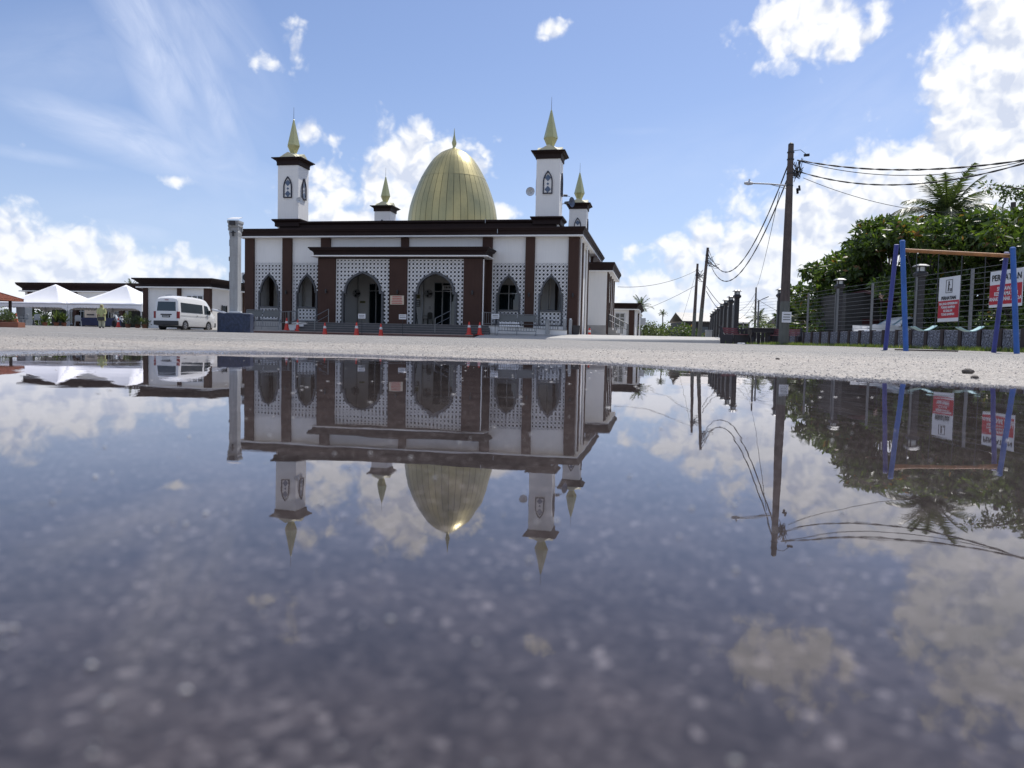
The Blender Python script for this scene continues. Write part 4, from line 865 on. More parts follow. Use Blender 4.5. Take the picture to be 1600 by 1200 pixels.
# ------------------------------------------------------------------ plants
def leaves_mesh(name, spots, m, size, seed, aspect=2.4, droop=.3):
    r = np.random.default_rng(seed); P = np.array(spots); n = len(P)
    d = r.normal(size=(n, 3)); d[:, 2] -= droop; d /= np.linalg.norm(d, axis=1)[:, None]
    u = np.cross(d, r.normal(size=(n, 3))); u /= np.linalg.norm(u, axis=1)[:, None]
    sz = size*r.uniform(.45, 1.35, n)[:, None]; wv_ = sz/aspect
    a = P; b = P+d*sz*.45+u*wv_*.5; c = P+d*sz; e = P+d*sz*.45-u*wv_*.5; nn = np.cross(d, u); b = b+nn*sz*.08; e = e+nn*sz*.08
    V_ = np.stack([a, b, c, e], 1).reshape(-1, 3); F_ = np.arange(n*4).reshape(n, 4); F2 = np.concatenate([F_[:, [0, 1, 2]], F_[:, [0, 2, 3]]])
    me_ = bpy.data.meshes.new(name); me_.vertices.add(len(V_)); me_.vertices.foreach_set('co', V_.ravel()); me_.loops.add(F2.size); me_.loops.foreach_set('vertex_index', F2.ravel())
    me_.polygons.add(len(F2)); me_.polygons.foreach_set('loop_start', np.arange(0, F2.size, 3)); me_.update(calc_edges=True)
    cn = np.sin(P[:, 0]*2.1+seed)*np.sin(P[:, 1]*1.7+seed*2)*np.sin(P[:, 2]*2.6+seed*3); tn = np.repeat(np.clip(r.beta(2, 2.2, n)*.85+.32*cn+.02+(r.random(n) > .985)*.9, 0, 1), 4); at_ = me_.attributes.new('tone', 'FLOAT', 'POINT'); at_.data.foreach_set('value', tn.astype(np.float32)); me_.materials.append(m); return me_
def crown_spots(cl, per, seed, fl=.75):
    r = np.random.default_rng(seed); out = []
    for (x, y, z, rr) in cl:
        n = int(per*rr*rr); v = r.normal(size=(n, 3)); v /= np.linalg.norm(v, axis=1)[:, None]; rad = rr*r.uniform(.55, 1.12, n)**.7
        lump = 1+.22*np.sin(v[:, 0]*5+x*3)*np.sin(v[:, 1]*5+y)*np.sin(v[:, 2]*6+z*2)
        out.append(np.array([x, y, z])+v*(rad*lump)[:, None]*np.array([1, 1, fl]))
    return np.concatenate(out)
def tree(lb, x, y, h, cr, seed, name='broadleaf_tree', grp='trees behind the playground fence', leaf=.26, per=420, mk='leaf', trunk=.16, low=.35):
    r = random.Random(seed); z0 = g(x, y); t = thing(name, lb, 'tree', (x, y, z0), 0, grp); cl = []; tk = MB()
    zc = h*low
    pts = [Vector((0, 0, -.2)), Vector((r.uniform(-.1, .1), r.uniform(-.1, .1), zc*.6)), Vector((r.uniform(-.2, .2), r.uniform(-.2, .2), zc+h*.2)), Vector((0, 0, h*.85))]
    tk.tube(pts, [trunk, trunk*.8, trunk*.55, trunk*.15], 8)
    n = int(16+cr*7)
    for i in range(n):
        a = r.uniform(0, 2*PI); f = r.random(); zz = zc+(h-zc)*f**.8; mx = cr*math.sqrt(max(.08, 1-((f-.35)/.72)**2)); rd = mx*r.uniform(.35, .85); cs = r.uniform(.38, .82)*(cr/2.6)**.5
        p = Vector((rd*math.cos(a), rd*math.sin(a), min(zz, h-cs*.7))); cl.append((*p, cs))
        b = pts[1].lerp(pts[2], r.random()); tk.tube([b, b.lerp(p, .5)+Vector((0, 0, .15)), p], [trunk*.35, trunk*.2, trunk*.06], 5)
    cl.append((0, 0, h-.6, .6))
    tk.build('trunk', M['bark'], t, smooth=True)
    put('crown', leaves_mesh('crown', crown_spots(cl, per, seed), M[mk], leaf, seed), t, kind='stuff')
    return t
TREES = [(1256, 50, 1.7, 468, 'small low tree at the left end of the foliage behind the fence', 1), (1300, 45, 2.7, 415, 'rounded broadleaf tree behind the first lamp pillar right of the utility pole', 2), (1352, 43, 2.9, 372, 'tree between the rounded one and the tall one behind the swing legs', 11), (1398, 42, 3.1, 342, 'tall broadleaf tree behind the left legs of the swing', 3),
         (1450, 38, 2.9, 350, 'broadleaf tree with yellowish leaves behind the litter sign', 4), (1515, 36, 3.2, 342, 'dense broadleaf tree behind the right half of the swing', 5), (1590, 34, 3.2, 335, 'broadleaf tree cut by the right edge of the picture', 6), (1680, 31, 3.2, 280, 'tall tree just outside the right edge reaching in with its branches', 7), (1335, 50, 3.2, 400, 'broadleaf tree standing farther back behind the dark shed', 8), (1475, 46, 3.4, 365, 'broadleaf tree at the foot of the coconut palm', 9)]
for px, Y, cr, ty, lb, sd_ in TREES:
    d = ray(px, ty); x = d[0]*Y; h = CAM_H+d[2]*Y-g(x, Y)+.1
    tree(lb, x, Y, h, cr, sd_, low=.16, per=430, leaf=.36)
# leafy branch reaching in high at the right edge
t = thing('leafy_branch', 'leafy branch hanging high over the grey pole at the right edge', 'branch', at(1600, 300, 30))
p0, p1 = at(1665, 330, 30), at(1545, 288, 30); mid_ = at(1600, 296, 30); b0 = t.location
MB().tube([p0-b0, mid_-b0, p1-b0], [.06, .035, .012], 6).build('limb', M['bark'], t)
sp = [tuple(at(px, py, 30)-b0)+(rr,) for px, py, rr in ((1545, 290, .22), (1562, 297, .28), (1580, 300, .3), (1598, 300, .38), (1612, 310, .5), (1570, 312, .18), (1635, 325, .6))]
put('foliage', leaves_mesh('foliage', crown_spots(sp, 900, 31), M['leaf'], .17, 31), t, kind='stuff')
def frond(mb, tones, L_, elev, az_, r, wd=.42, dry=False):
    n = 11; pts = []; p = Vector((0, 0, 0)); e = elev
    for i in range(n):
        pts.append(p.copy()); e -= (R(5)+R(7)*i/n)*(1.0 if elev < 1.15 else .55); p = p+Vector((math.cos(e)*math.cos(az_), math.cos(e)*math.sin(az_), math.sin(e)))*(L_/n)
    for i in range(n-1):
        a, b = pts[i], pts[i+1]; d = (b-a).normalized(); s_ = d.cross(Vector((0, 0, 1))).normalized(); u = s_.cross(d)
        mb.add([a-s_*.02, a+s_*.02, b+s_*.015, b-s_*.015], [(0, 1, 2, 3)]); tones += [.5]*4
        for k in range(4):
            q = a.lerp(b, k/4); f = (i+k/4)/(n-1)
            if f < .08: continue
            l = wd*.62*L_*math.sin(PI*min(1, .12+f*.85))**.6*r.uniform(.85, 1.1)
            for sg in (-1, 1):
                tip = q+s_*sg*l*.75+d*l*.6-Vector((0, 0, 1))*l*.42*r.uniform(.6, 1.4); hw = d*.035*L_/2.6
                mb.add([q-hw, q+hw, tip], [(0, 1, 2)]); tones += [min(1, max(0, r.uniform(.2, .8)+(.5 if dry else 0)))]*3
def palm(lb, x, y, htop, L_, seed, nf=20, grp='coconut palms'):
    r = random.Random(seed); z0 = g(x, y); t = thing('palm_tree', lb, 'palm tree', (x, y, z0), 0, grp); mb = MB(); tones = []
    lean = Vector((r.uniform(-.3, .3), r.uniform(-.3, .3), 0))
    MB().tube([Vector((0, 0, -.2)), lean*.5+Vector((0, 0, htop*.5)), lean+Vector((0, 0, htop))], [.2, .14, .11], 8).build('trunk', M['bark'], t, smooth=True)
    for i in range(nf):
        f = i/nf; frond(mb, tones, L_*r.uniform(.85, 1.1), R(88)-f*R(78), i*2.4+r.uniform(-.3, .3), r, dry=f > .9)
    me_ = mb.mesh('fronds', M['palm'], fix=False); at_ = me_.attributes.new('tone', 'FLOAT', 'POINT'); at_.data.foreach_set('value', np.array(tones, np.float32))
    put('fronds', me_, t, loc=lean+Vector((0, 0, htop)), kind='stuff'); return t
d = ray(1484, 350); palm('large coconut palm rising above the trees behind the swing', d[0]*44, 44, CAM_H+d[2]*44-g(17, 44)+.25, 3.7, 3, 28)
d = ray(1252, 500); palm('low coconut palm between the utility pole and the fence trees', d[0]*48, 48, CAM_H+d[2]*48-g(17, 48), 1.5, 5, 16)
d = ray(1184, 500); palm('distant small palm behind the gap between the lamp pillars', d[0]*85, 85, CAM_H+d[2]*85-.9, 1.7, 6, 16)
d = ray(1002, 480); palm('palm showing over the roof corner of the right annex', d[0]*100, 100, CAM_H+d[2]*100-1, 2.0, 7, 18)
d = ray(1037, 492); palm('tiny distant palm above the bushes right of the annex', d[0]*170, 170, CAM_H+d[2]*170-1, 1.5, 8, 16)
d = ray(206, 452); palm('palm top peeping out between the tent and the annex', d[0]*95, 95, CAM_H+d[2]*95-.9, 1.5, 9, 16)
def bush(lb, x, y, wd, h, seed, name='bush', per=500, leaf=.2, mk='leaf2', grp=None):
    r = random.Random(seed); t = thing(name, lb, 'bush', (x, y, g(x, y)), 0, grp); cl = []; tk = MB()
    for i in range(int(6+wd*2)):
        rr = r.uniform(.4, .6)*min(wd, h)*.55; p = (r.uniform(-.5, .5)*wd, r.uniform(-.4, .4)*min(wd, 3), max(rr*.7, r.uniform(.25, .85)*h-rr*.2)); cl.append((*p, rr)); tk.tube([Vector((p[0]*.4, p[1]*.4, -.05)), Vector(p)], [.03, .012], 5)
    tk.build('stem', M['bark'], t); put('foliage', leaves_mesh('foliage', crown_spots(cl, per, seed, .9), M[mk], leaf, seed), t, kind='stuff')
def bpx(lb, px, Y, wpx, top, seed, **k):
    d = ray(px, top); x = d[0]*Y; bush(lb, x, Y, wpx*Y/FPX, CAM_H+d[2]*Y-g(x, Y), seed, **k)
G_ = 'bushes beyond the car park right of the mosque'
bpx('bright green shrub against the right annex', 1012, 82, 24, 498, 41, grp=G_, per=220, leaf=.3); bpx('round pale green bush right of the annex', 1038, 88, 44, 500, 42, grp=G_, per=160, leaf=.34)
bpx('dark bush before the far pale roofed shed', 1066, 95, 34, 502, 43, grp=G_, per=160, leaf=.34, mk='leaf'); bpx('low hedge between the shed and the leaning poles', 1092, 90, 30, 508, 44, grp=G_, per=160, leaf=.34, mk='leaf')
bpx('green bush seen through the wires between the lamp pillars', 1192, 78, 36, 496, 45, grp=G_, per=200, leaf=.3); bpx('wide bush behind the picnic bench', 1165, 85, 40, 508, 46, grp=G_, per=180, leaf=.3, mk='leaf')
bpx('dark bush at the foot of the utility pole behind the fence', 1226, 60, 34, 508, 47, grp=G_, per=260, leaf=.26, mk='leaf')
for i, (px, Y, wpx, top) in enumerate(((1290, 42, 60, 500), (1456, 35, 56, 492), (1500, 33, 70, 488), (1560, 31, 70, 486), (1625, 29, 80, 484))):
    bpx(('dark undergrowth behind the fence left of the dark shed', 'dark undergrowth behind the fence right of the white car', 'dark undergrowth behind the litter sign', 'dark undergrowth between the two warning signs', 'dark undergrowth behind the child safety sign')[i], px, Y, wpx, top, 81+i, grp='undergrowth behind the fence', per=330, leaf=.24, mk='leaf')
bpx('dark hedge behind the gazebo at the left edge', 22, 68, 80, 484, 91, grp='hedges behind the tents', per=200, leaf=.3, mk='leaf'); bpx('dark hedge behind the left marquee tent', 62, 72, 60, 482, 92, grp='hedges behind the tents', per=200, leaf=.3, mk='leaf')
# far wood closing the horizon
fw_ = []; r_ = random.Random(9)
for px in list(range(940, 1320, 9)) + list(range(-300, 200, 14)) + list(range(1320, 2100, 20)):
    Y = r_.uniform(190, 260) if px < 1320 else r_.uniform(120, 160); d = ray(px, r_.uniform(514, 520) if px > 900 else r_.uniform(496, 502)); x = d[0]*Y; fw_.append((x, Y, 1.0+r_.uniform(.5, 2.5), r_.uniform(2.2, 4.0)))
tag(put('distant_wood', leaves_mesh('distant_wood', crown_spots(fw_, 20, 77), M['leaf'], 1.3, 77)), 'low distant wood along the horizon', 'wood', kind='stuff')

# ------------------------------------------------------------------ far sheds
def shed(lb, px0, px1, Y, ytop, yeave, dp=7, wallk='dkwall', roofk='zinc', name='shed'):
    a, b = ray(px0, yeave), ray(px1, yeave); x0, x1 = a[0]*Y, b[0]*Y; ze = CAM_H+(a[2]+b[2])/2*Y; zt = CAM_H+ray((px0+px1)/2, ytop)[2]*Y*1.04; z0 = g((x0+x1)/2, Y)
    c = Vector(((x0+x1)/2, Y, z0)); t = thing(name, lb, 'building', c); wd = (x1-x0)/2; ze -= z0; zt -= z0
    MB().box(-wd*.95, wd*.95, .4, dp-.4, -.2, ze-.05).build('wall', M[wallk], t)
    MB().yz([(-.2, ze), (dp/2, zt), (dp+.2, ze), (dp+.2, ze+.08), (dp/2, zt+.1), (-.2, ze+.08)], -wd, wd).build('roof', M[roofk], t)
    for i in range(4): x = -wd*.9+wd*1.8*i/3; MB().box(x-.08, x+.08, -.05, .1, -.2, ze).build('post', M['conc'], t)
    MB().box(-wd*.3, wd*.1, .34, .39, 0, ze*.75).build('door', M['glass'], t)
shed('long open shed with a pale sheet roof beyond the leaning poles', 1066, 1142, 105, 490, 503, 9)
shed('small house with a pale roof behind the nearest lamp pillar', 1142, 1172, 110, 491, 504, 8)
shed('low grey roofed house behind the fence near the utility pole', 1236, 1262, 75, 493, 507, 8, 'white')
# dark shed with maroon awning behind the fence
t = thing('dark_shed', 'dark shed with a maroon awning behind the swing', 'building', (19.6, 38.6, g(19.6, 38.6)))
MB().box(-2.1, 4.2, 1.2, 5, 0, 2.85).build('wall', M['dkwall'], t)
MB().yz([(-.8, 2.35), (-.3, 2.7), (1.2, 3.0), (5.4, 2.95), (5.4, 2.85), (1.2, 2.88), (-.25, 2.6), (-.75, 2.27)], -1.2, 1.9).build('roof', M['awning'], t)
MB().box(-1.2, .2, 1.12, 1.2, .2, 1.5).build('door', M['awning'], t)
for x in (-1.1, 1.8): MB().cyl((x, -.6, 0), (x, -.6, 2.4), .05, n=8).build('post', M['fdark'], t)

# ------------------------------------------------------------------ playground fence
FX = 13.8
def fx(Y): return FX if Y < 38.7 else FX-.08*(Y-38.7)
fe = thing('wire_fence', 'tall grey wire fence running along the playground', 'fence', (FX, 30, g(FX, 30)))
B = fe.location
Ys = [16.6, 19.7, 22.8, 25.95, 29.1, 32.2, 35.4, 38.6, 41.8, 45.0]
pm = MB().box(-.035, .035, -.035, .035, 0, 2.45).mesh('post', M['fpost'])
for Y in Ys: put('post', pm, fe, loc=Vector((fx(Y), Y, g(fx(Y), Y)))-B)
for k in range(12):
    h = .72+k*.158; MB().tube([Vector((fx(Y), Y, g(fx(Y), Y)+h))-B for Y in Ys], .0055, 5).build('wire', M['fpost'], fe)
pw = thing('pebble_wall', 'low grey pebble washed wall with dark uprights below the fence', 'wall', (FX-.12, 28, g(FX, 28)))
B2 = pw.location
pmesh = MB().box(-.05, .05, -.385, .385, 0, .64).mesh('wall_panel', M['pebble'])
umesh = MB().box(-.08, .08, -.085, .085, 0, .68).mesh('upright', M['dbrown'])
Y = 16.8; kk = 0
while Y < 40:
    z = g(FX, Y); p = put('wall_panel', pmesh, pw, loc=Vector((FX-.12, Y, z-.03))-B2, bevel=.012); u = put('upright', umesh, pw, loc=Vector((FX-.12, Y+.475, z-.03))-B2)
    u.rotation_euler = (random.uniform(-.015, .015), 0, 0); p.rotation_euler = (random.uniform(-.01, .01), random.uniform(-.01, .01), 0); Y += .95
# lamp pillars
def lamp_pillar(lb, x, y, h=2.55, grp='dark pillars with lamp caps along the fence'):
    global LP
    if 'LP' not in globals():
        t = thing('lamp_pillar', lb, 'pillar', (x, y, g(x, y)), 0, grp)
        MB().rect(-.11, .11, -.11, .11, [(0, -.1), (0, h-.12)]).build('shaft', M['fdark'], t)
        MB().rect(-.115, .115, -.115, .115, [(0, h-.12), (.06, h-.04), (.06, h+.03), (0, h+.1)]).build('capital', M['fdark'], t)
        MB().box(-.17, -.115, -.05, .0, 0, h-.3).build('conduit', M['fpost'], t)
        ln_ = MB().rect(-.09, .09, -.09, .09, [(0, h+.1), (0, h+.25)]).build('lantern', M['lampw'], t)
        for a, b in ((-1, -1), (1, -1), (1, 1), (-1, 1)): MB().box(a*.1-.015, a*.1+.015, b*.1-.015, b*.1+.015, h+.1, h+.26).build('mullion', M['fdark'], ln_)
        MB().rect(-.1, .1, -.1, .1, [(.1, h+.26), (.1, h+.28), (.0, h+.34)]).build('lamp_cap', M['fpost'], t)
        LP = t; return t
    return dup(LP, (x, y, g(x, y)), 0, lb)
lamp_pillar('dark lamp pillar between the litter sign and the swing legs', 13.95, 26.0)
lamp_pillar('dark lamp pillar left of the dark shed, right of the utility pole', 13.9, 32.3)
lamp_pillar('dark lamp pillar just left of the utility pole', 13.65, 38.7)
for i, nm in enumerate(('first and tallest pillar of the receding row behind the picnic bench', 'second pillar of the receding row behind the picnic bench', 'third pillar of the receding row behind the picnic bench', 'fourth pillar of the receding row behind the picnic bench', 'fifth pillar of the receding row behind the picnic bench', 'sixth pillar of the receding row behind the picnic bench', 'seventh pillar of the receding row behind the picnic bench', 'eighth and farthest pillar of the receding row')):
    lamp_pillar(nm, 11.9+1.27*i, 40.3+5.55*i)
t = thing('low_wall', 'low concrete wall with bars running away along the pillar row', 'wall', (12.0, 40.3, g(12, 40)))
for i in range(8):
    a = Vector((1.27*i+.05, 5.55*i+.25, 0)); b = Vector((1.27*(i+1)-.05, 5.55*(i+1)-.25, 0)); za = g(12+a.x, 40.3+a.y)-t.location.z; a.z = b.z = za
    MB().beam(a+Vector((0, 0, .25)), b+Vector((0, 0, .25)), .14, .65).build('wall_section', M['pillar'], t)
    for z in (1.0, 1.6, 2.2): MB().beam(a+Vector((0, 0, z)), b+Vector((0, 0, z)), .03).build('rail', M['fpost'], t)
    for k in range(5): c = a.lerp(b, (k+.5)/5); MB().beam(c+Vector((0, 0, .5)), c+Vector((0, 0, 2.35)), .07, up=(1, 0, 0)).build('bar', M['fpost'], t)
t = thing('concrete_post', 'short pale concrete post at the far end of the pillar row', 'post', at(1107, 530, 55)); MB().box(-.22, .22, -.15, .15, 0, .62).build('shaft', M['pillar'], t); MB().rect(-.22, .22, -.15, .15, [(.03, .62), (.0, .68)]).build('cap', M['pillar'], t)
# grass tufts along the fence foot and around the pole
gs = []; gr_ = np.random.default_rng(5)
gm_ = MB(); tones = []
for i in range(7000):
    Y = 15.5+gr_.random()**1.3*17; X = FX-.3-abs(gr_.normal(0, .28)); 
    if math.sin(Y*2.3)+math.sin(Y*.9+1) < -.2 and gr_.random() < .75: continue
    gs.append((X, Y))
for i in range(900): gs.append((10.9+gr_.normal(0, .55), 30+gr_.normal(0, .4)))
for i in range(600): gs.append((12.2+gr_.normal(0, .9), 31.5+gr_.normal(0, .5)))
ga = np.array(gs); gzv = gz_arr(ga[:, 0], ga[:, 1])[0]
for (X, Y), z in zip(gs, gzv):
    h = gr_.uniform(.04, .16); a = gr_.uniform(0, 6.28); dx, dy = .012*math.cos(a), .012*math.sin(a); gm_.add([(X-dx, Y-dy, z), (X+dx, Y+dy, z), (X+gr_.normal(0, .04), Y+gr_.normal(0, .04), z+h)], [(0, 1, 2)]); tones += [gr_.random()]*3
me_ = gm_.mesh('grass', M['grassm'], fix=False); at_ = me_.attributes.new('tone', 'FLOAT', 'POINT'); at_.data.foreach_set('value', np.array(tones, np.float32)); tag(put('grass', me_), 'ragged grass growing along the foot of the pebble wall', 'grass', kind='stuff')

# warning signs on the fence, lettered with text curves turned to mesh
def text_mesh(parent, s, size, m, x, z, y=-.012, wx=1.0, bold=.0):
    c = bpy.data.curves.new('lettering', 'FONT'); c.body = s; c.size = size; c.align_x = 'CENTER'; c.align_y = 'CENTER'; c.extrude = .001; c.offset = bold
    o = bpy.data.objects.new('lettering', c); COL.objects.link(o); bpy.context.view_layer.update()
    me_ = bpy.data.meshes.new_from_object(o); COL.objects.unlink(o); bpy.data.objects.remove(o)
    me_.materials.clear(); me_.materials.append(m); q = put('lettering', me_, parent, loc=(x, y, z)); q.rotation_euler = (PI/2, 0, 0); q.scale = (wx, 1, 1); return q
def fence_sign(lb, Y0, Y1, z0, z1, redtop, texts, picto=False):
    wd = Y1-Y0; t = thing('warning_sign', lb, 'sign', (FX-.09, (Y0+Y1)/2, z0), -PI/2)   # local +x runs towards the camera (-Y)
    H_ = z1-z0; t.rotation_euler = (0, 0, -PI/2)
    MB().box(-wd/2, wd/2, 0, .02, 0, H_).build('board', M['sign'], t, bevel=.004)
    MB().box(-wd/2+.015, wd/2-.015, -.006, -.001, H_*.08, H_*redtop).build('red_field', M['red'], t)
    for (s, sz, mk, x, zf) in texts: text_mesh(t, s, sz, M[mk], x*wd, zf*H_, bold=.004)
    if picto:
        f = MB(); c = H_*.79; a, b = .17, .20
        for p, q in (((-a, c-b), (a, c-b)), ((a, c-b), (a, c+b)), ((a, c+b), (-a, c+b)), ((-a, c+b), (-a, c-b))): f.beam((p[0], -.006, p[1]), (q[0], -.006, q[1]), .015, .008, up=(0, 1, 0))
        f.build('pictogram_frame', M['ink'], t)
        k = MB(); k.cyl((-.02, -.01, c+.13), (-.02, -.002, c+.13), .03, n=12)
        for p, q, w_ in (((-.02, c+.1), (-.03, c-.01), .05), ((-.02, c+.08), (.05, c+.03), .02), ((-.03, c), (.0, c-.09), .025), ((0, c-.09), (.0, c-.16), .02), ((-.03, c), (-.06, c-.16), .025), ((.06, c-.08), (.14, c-.08), .015), ((.07, c-.08), (.08, c-.16), .02), ((.13, c-.08), (.12, c-.16), .02), ((.08, c-.15), (.12, c-.15), .02)):
            k.beam((p[0], -.006, p[1]), (q[0], -.006, q[1]), .006, w_, up=(0, 1, 0)) if False else k.add(*bar_geo(p, q, w_, -.010, -.003))
        k.build('pictogram', M['ink'], t)
    return t
zs1, zs2 = at(1457, 503, 24.4).z, at(1458.7, 434.7, 24.4).z
fence_sign('white and red litter sign with a pictogram, left one on the fence', 23.25, 24.4, zs1, zs2, .47, [('PERHATIAN', .15, 'ink', 0, .525), ('SILA JAGA KEBERSIHAN', .095, 'sign', 0, .40), ('BUANG SAMPAH', .1, 'sign', 0, .32), ('KE DALAM', .1, 'sign', 0, .24), ('TONG SAMPAH', .1, 'sign', 0, .16)], True)
zs1, zs2 = at(1536, 481, 21.8).z, at(1536.5, 425, 21.8).z
fence_sign('white and red child safety sign behind the right swing legs', 20.4, 21.8, zs1, zs2, .62, [('PERHATIAN', .24, 'ink', .02, .80), ('SILA AWASI', .15, 'sign', .03, .50), ('KESELAMATAN', .15, 'sign', .03, .36), ('ANAK - ANAK ANDA.', .145, 'sign', .02, .22)])

# ------------------------------------------------------------------ swing
def gp(px, py, Y): p = at(px, py, Y); return p
sw = thing('swing_set', 'blue swing frame with an orange top bar and two seats', 'swing', (9.1, 17.1, g(9.1, 17.1)))
B3 = sw.location
def leg(p, q, k, r=.055): MB().cyl(p-B3, q-B3, r, n=14).build('leg', M[k], sw, smooth=True)
tl = at(1410, 379, 17.1); tl2 = at(1401, 382, 17.35); tr_ = at(1582.5, 390, 16.6); tr2 = at(1573, 394, 16.85)
def foot(px, Y): x = ray(px, 550)[0]*Y; return Vector((x, Y, g(x, Y)-.03))
leg(tl, foot(1415.5, 16.6), 'blue', .055); leg(tl2, foot(1383, 17.9), 'blue2', .05); leg(tr_, foot(1589, 16.1), 'blue', .055); leg(tr2, foot(1552.5, 17.4), 'blue2', .05)
for p in (tl, tr_): MB().lathe([(.058, 0), (.062, .03), (.035, .06)], 12, tuple(p-B3)).build('end_cap', M['blue'], sw)
bl, br = at(1411, 391, 17.15), at(1581, 400, 16.68); MB().cyl(bl-B3, br-B3, .043, n=14).build('top_bar', M['orangebar'], sw, smooth=True)
def bar_at(f): return bl.lerp(br, f)
for (f0, f1, ys, nm) in ((.13, .335, 514, 0), (.55, .765, 514, 1)):
    a, b = bar_at(f0), bar_at(f1); sa, sb = Vector((a.x+.0, a.y, at(1440, 511, 17)[2])), Vector((b.x, b.y, at(1470, 510, 17)[2]))
    st = MB(); v = []
    for i in range(9):
        u = i/8; p = sa.lerp(sb, u)-Vector((0, 0, .1*math.sin(PI*u)))-B3; v += [p+Vector((0, -.1, 0)), p+Vector((0, .1, 0)), p+Vector((0, .1, .018)), p+Vector((0, -.1, .018))]
    st.loft([v[i*4:i*4+4] for i in range(9)]); so_ = st.build('seat', M['teal'], sw)
    for p, q in ((a, sa), (b, sb)): MB().tube([p-B3, (p.lerp(q, .5))-B3+Vector((.01, 0, 0)), q-B3], .009, 6).build('chain', M['plas'], sw)
MB().beam(Vector((tl.x, 17.2, g(9, 17.2)+.02))-B3, Vector((tr_.x-.9, 16.9, g(10, 16.9)+.02))-B3, .03).build('ground_bar', M['dbrown'], sw)

# ------------------------------------------------------------------ poles and cables
def stringer(lb, p, q, sag, r=.018, name='cable', grp=None, twist=False):
    p, q = Vector(p), Vector(q); n = 26; pts = [p.lerp(q, i/n)-Vector((0, 0, 4*sag*(i/n)*(1-i/n)))-p for i in range(n+1)]; m = MB()
    if twist:
        for ph in (0, PI):
            m.tube([v+Vector((0, 0, r*.8))*math.sin(i*1.7+ph)+Vector((0, r*.8, 0))*math.cos(i*1.7+ph) for i, v in enumerate(pts)], r*.7, 5)
    else: m.tube(pts, r, 5)
    tag(m.build(name, M['cable'], loc=p, fix=False), lb, 'cable', grp)
P1b = Vector((ray(1224, 538)[0]*30, 30, g(10.8, 30))); P1t = at(1236, 227, 30)
up = thing('utility_pole', 'tall brown utility pole with a street light arm beside the fence', 'utility pole', P1b)
mp_ = P1t-P1b
MB().tube([Vector((0, 0, -.1)), mp_*.22], [.2, .185], 16).build('pole_base', M['pole2'], up, smooth=True)
MB().tube([mp_*.22, mp_*.6, mp_], [.183, .15, .105], 16).build('shaft', M['pole'], up, smooth=True)
MB().lathe([(.11, 0), (.1, .05), (.04, .1)], 14, tuple(mp_)).build('pole_cap', M['cable'], up)
for f in (.80, .86, .93, .965): MB().lathe([(.14, -.02), (.14, .02)], 12, tuple(mp_*f)).build('band', M['plas'], up)
arm0 = at(1230, 290, 30)-P1b; arm1 = at(1176, 286.5, 30)-P1b; lampe = at(1163, 286, 30)-P1b
ao = MB().tube([arm0, arm0.lerp(arm1, .5)+Vector((0, 0, .02)), arm1], .03, 8).build('lamp_arm', M['alu'], up)
MB().tube([arm1, arm1.lerp(lampe, .5), lampe], [.05, .085, .05], 10).build('lamp_head', M['alu'], ao); MB().cyl(arm1.lerp(lampe, .4)+Vector((0, 0, .08)), arm1.lerp(lampe, .4)+Vector((0, 0, .16)), .035, n=8).build('sensor', M['plast'], ao)
MB().tube([arm0+Vector((0, 0, -.12)), arm0.lerp(arm1, .5)], .012, 5).build('arm_stay', M['steel'], up)
tw = at(1243, 236, 30)-P1b; MB().tube([tw+Vector((-.15, 0, 0)), tw+Vector((.2, 0, .05)), at(1262, 243, 30)-P1b], .012, 5).build('service_wire', M['cable'], up); q = at(1262, 242, 30)-P1b; MB().beam(q-Vector((.14, 0, .02)), q+Vector((.06, 0, .0)), .09).build('connector', M['cable'], up)
ml = MB(); rr_ = random.Random(4)
for i in range(14):
    a = at(1236+rr_.uniform(0, 6), 250+rr_.uniform(0, 36), 30)-P1b; b = at(1242+rr_.uniform(2, 14), 262+rr_.uniform(0, 38), 30)-P1b; c = at(1236+rr_.uniform(4, 20), 252+rr_.uniform(-6, 14), 30)-P1b
    pts = [a.lerp(b, s_)*(1-s_)+b.lerp(c, s_)*s_ for s_ in [k/10 for k in range(11)]]; ml.tube(pts, .013, 5)
for i in range(7): p = at(1240+rr_.uniform(0, 14), 262+rr_.uniform(0, 34), 30)-P1b; ml.beam(p, p+Vector((.03, 0, -.2)), .06)
ml.build('cable_loops', M['cable'], up, kind='stuff')
nb = thing('notice_sheet', 'grey white notice wrapped round the utility pole', 'notice', at(1229.5, 504, 29.8)); MB().box(-.2, .16, -.03, .02, 0, .42).build('sheet', M['sign'], nb); MB().box(-.17, .12, -.036, -.031, .1, .13).box(-.17, .1, -.036, -.031, .2, .23).box(-.15, .12, -.036, -.031, .3, .33).build('print', M['tarp'], nb)
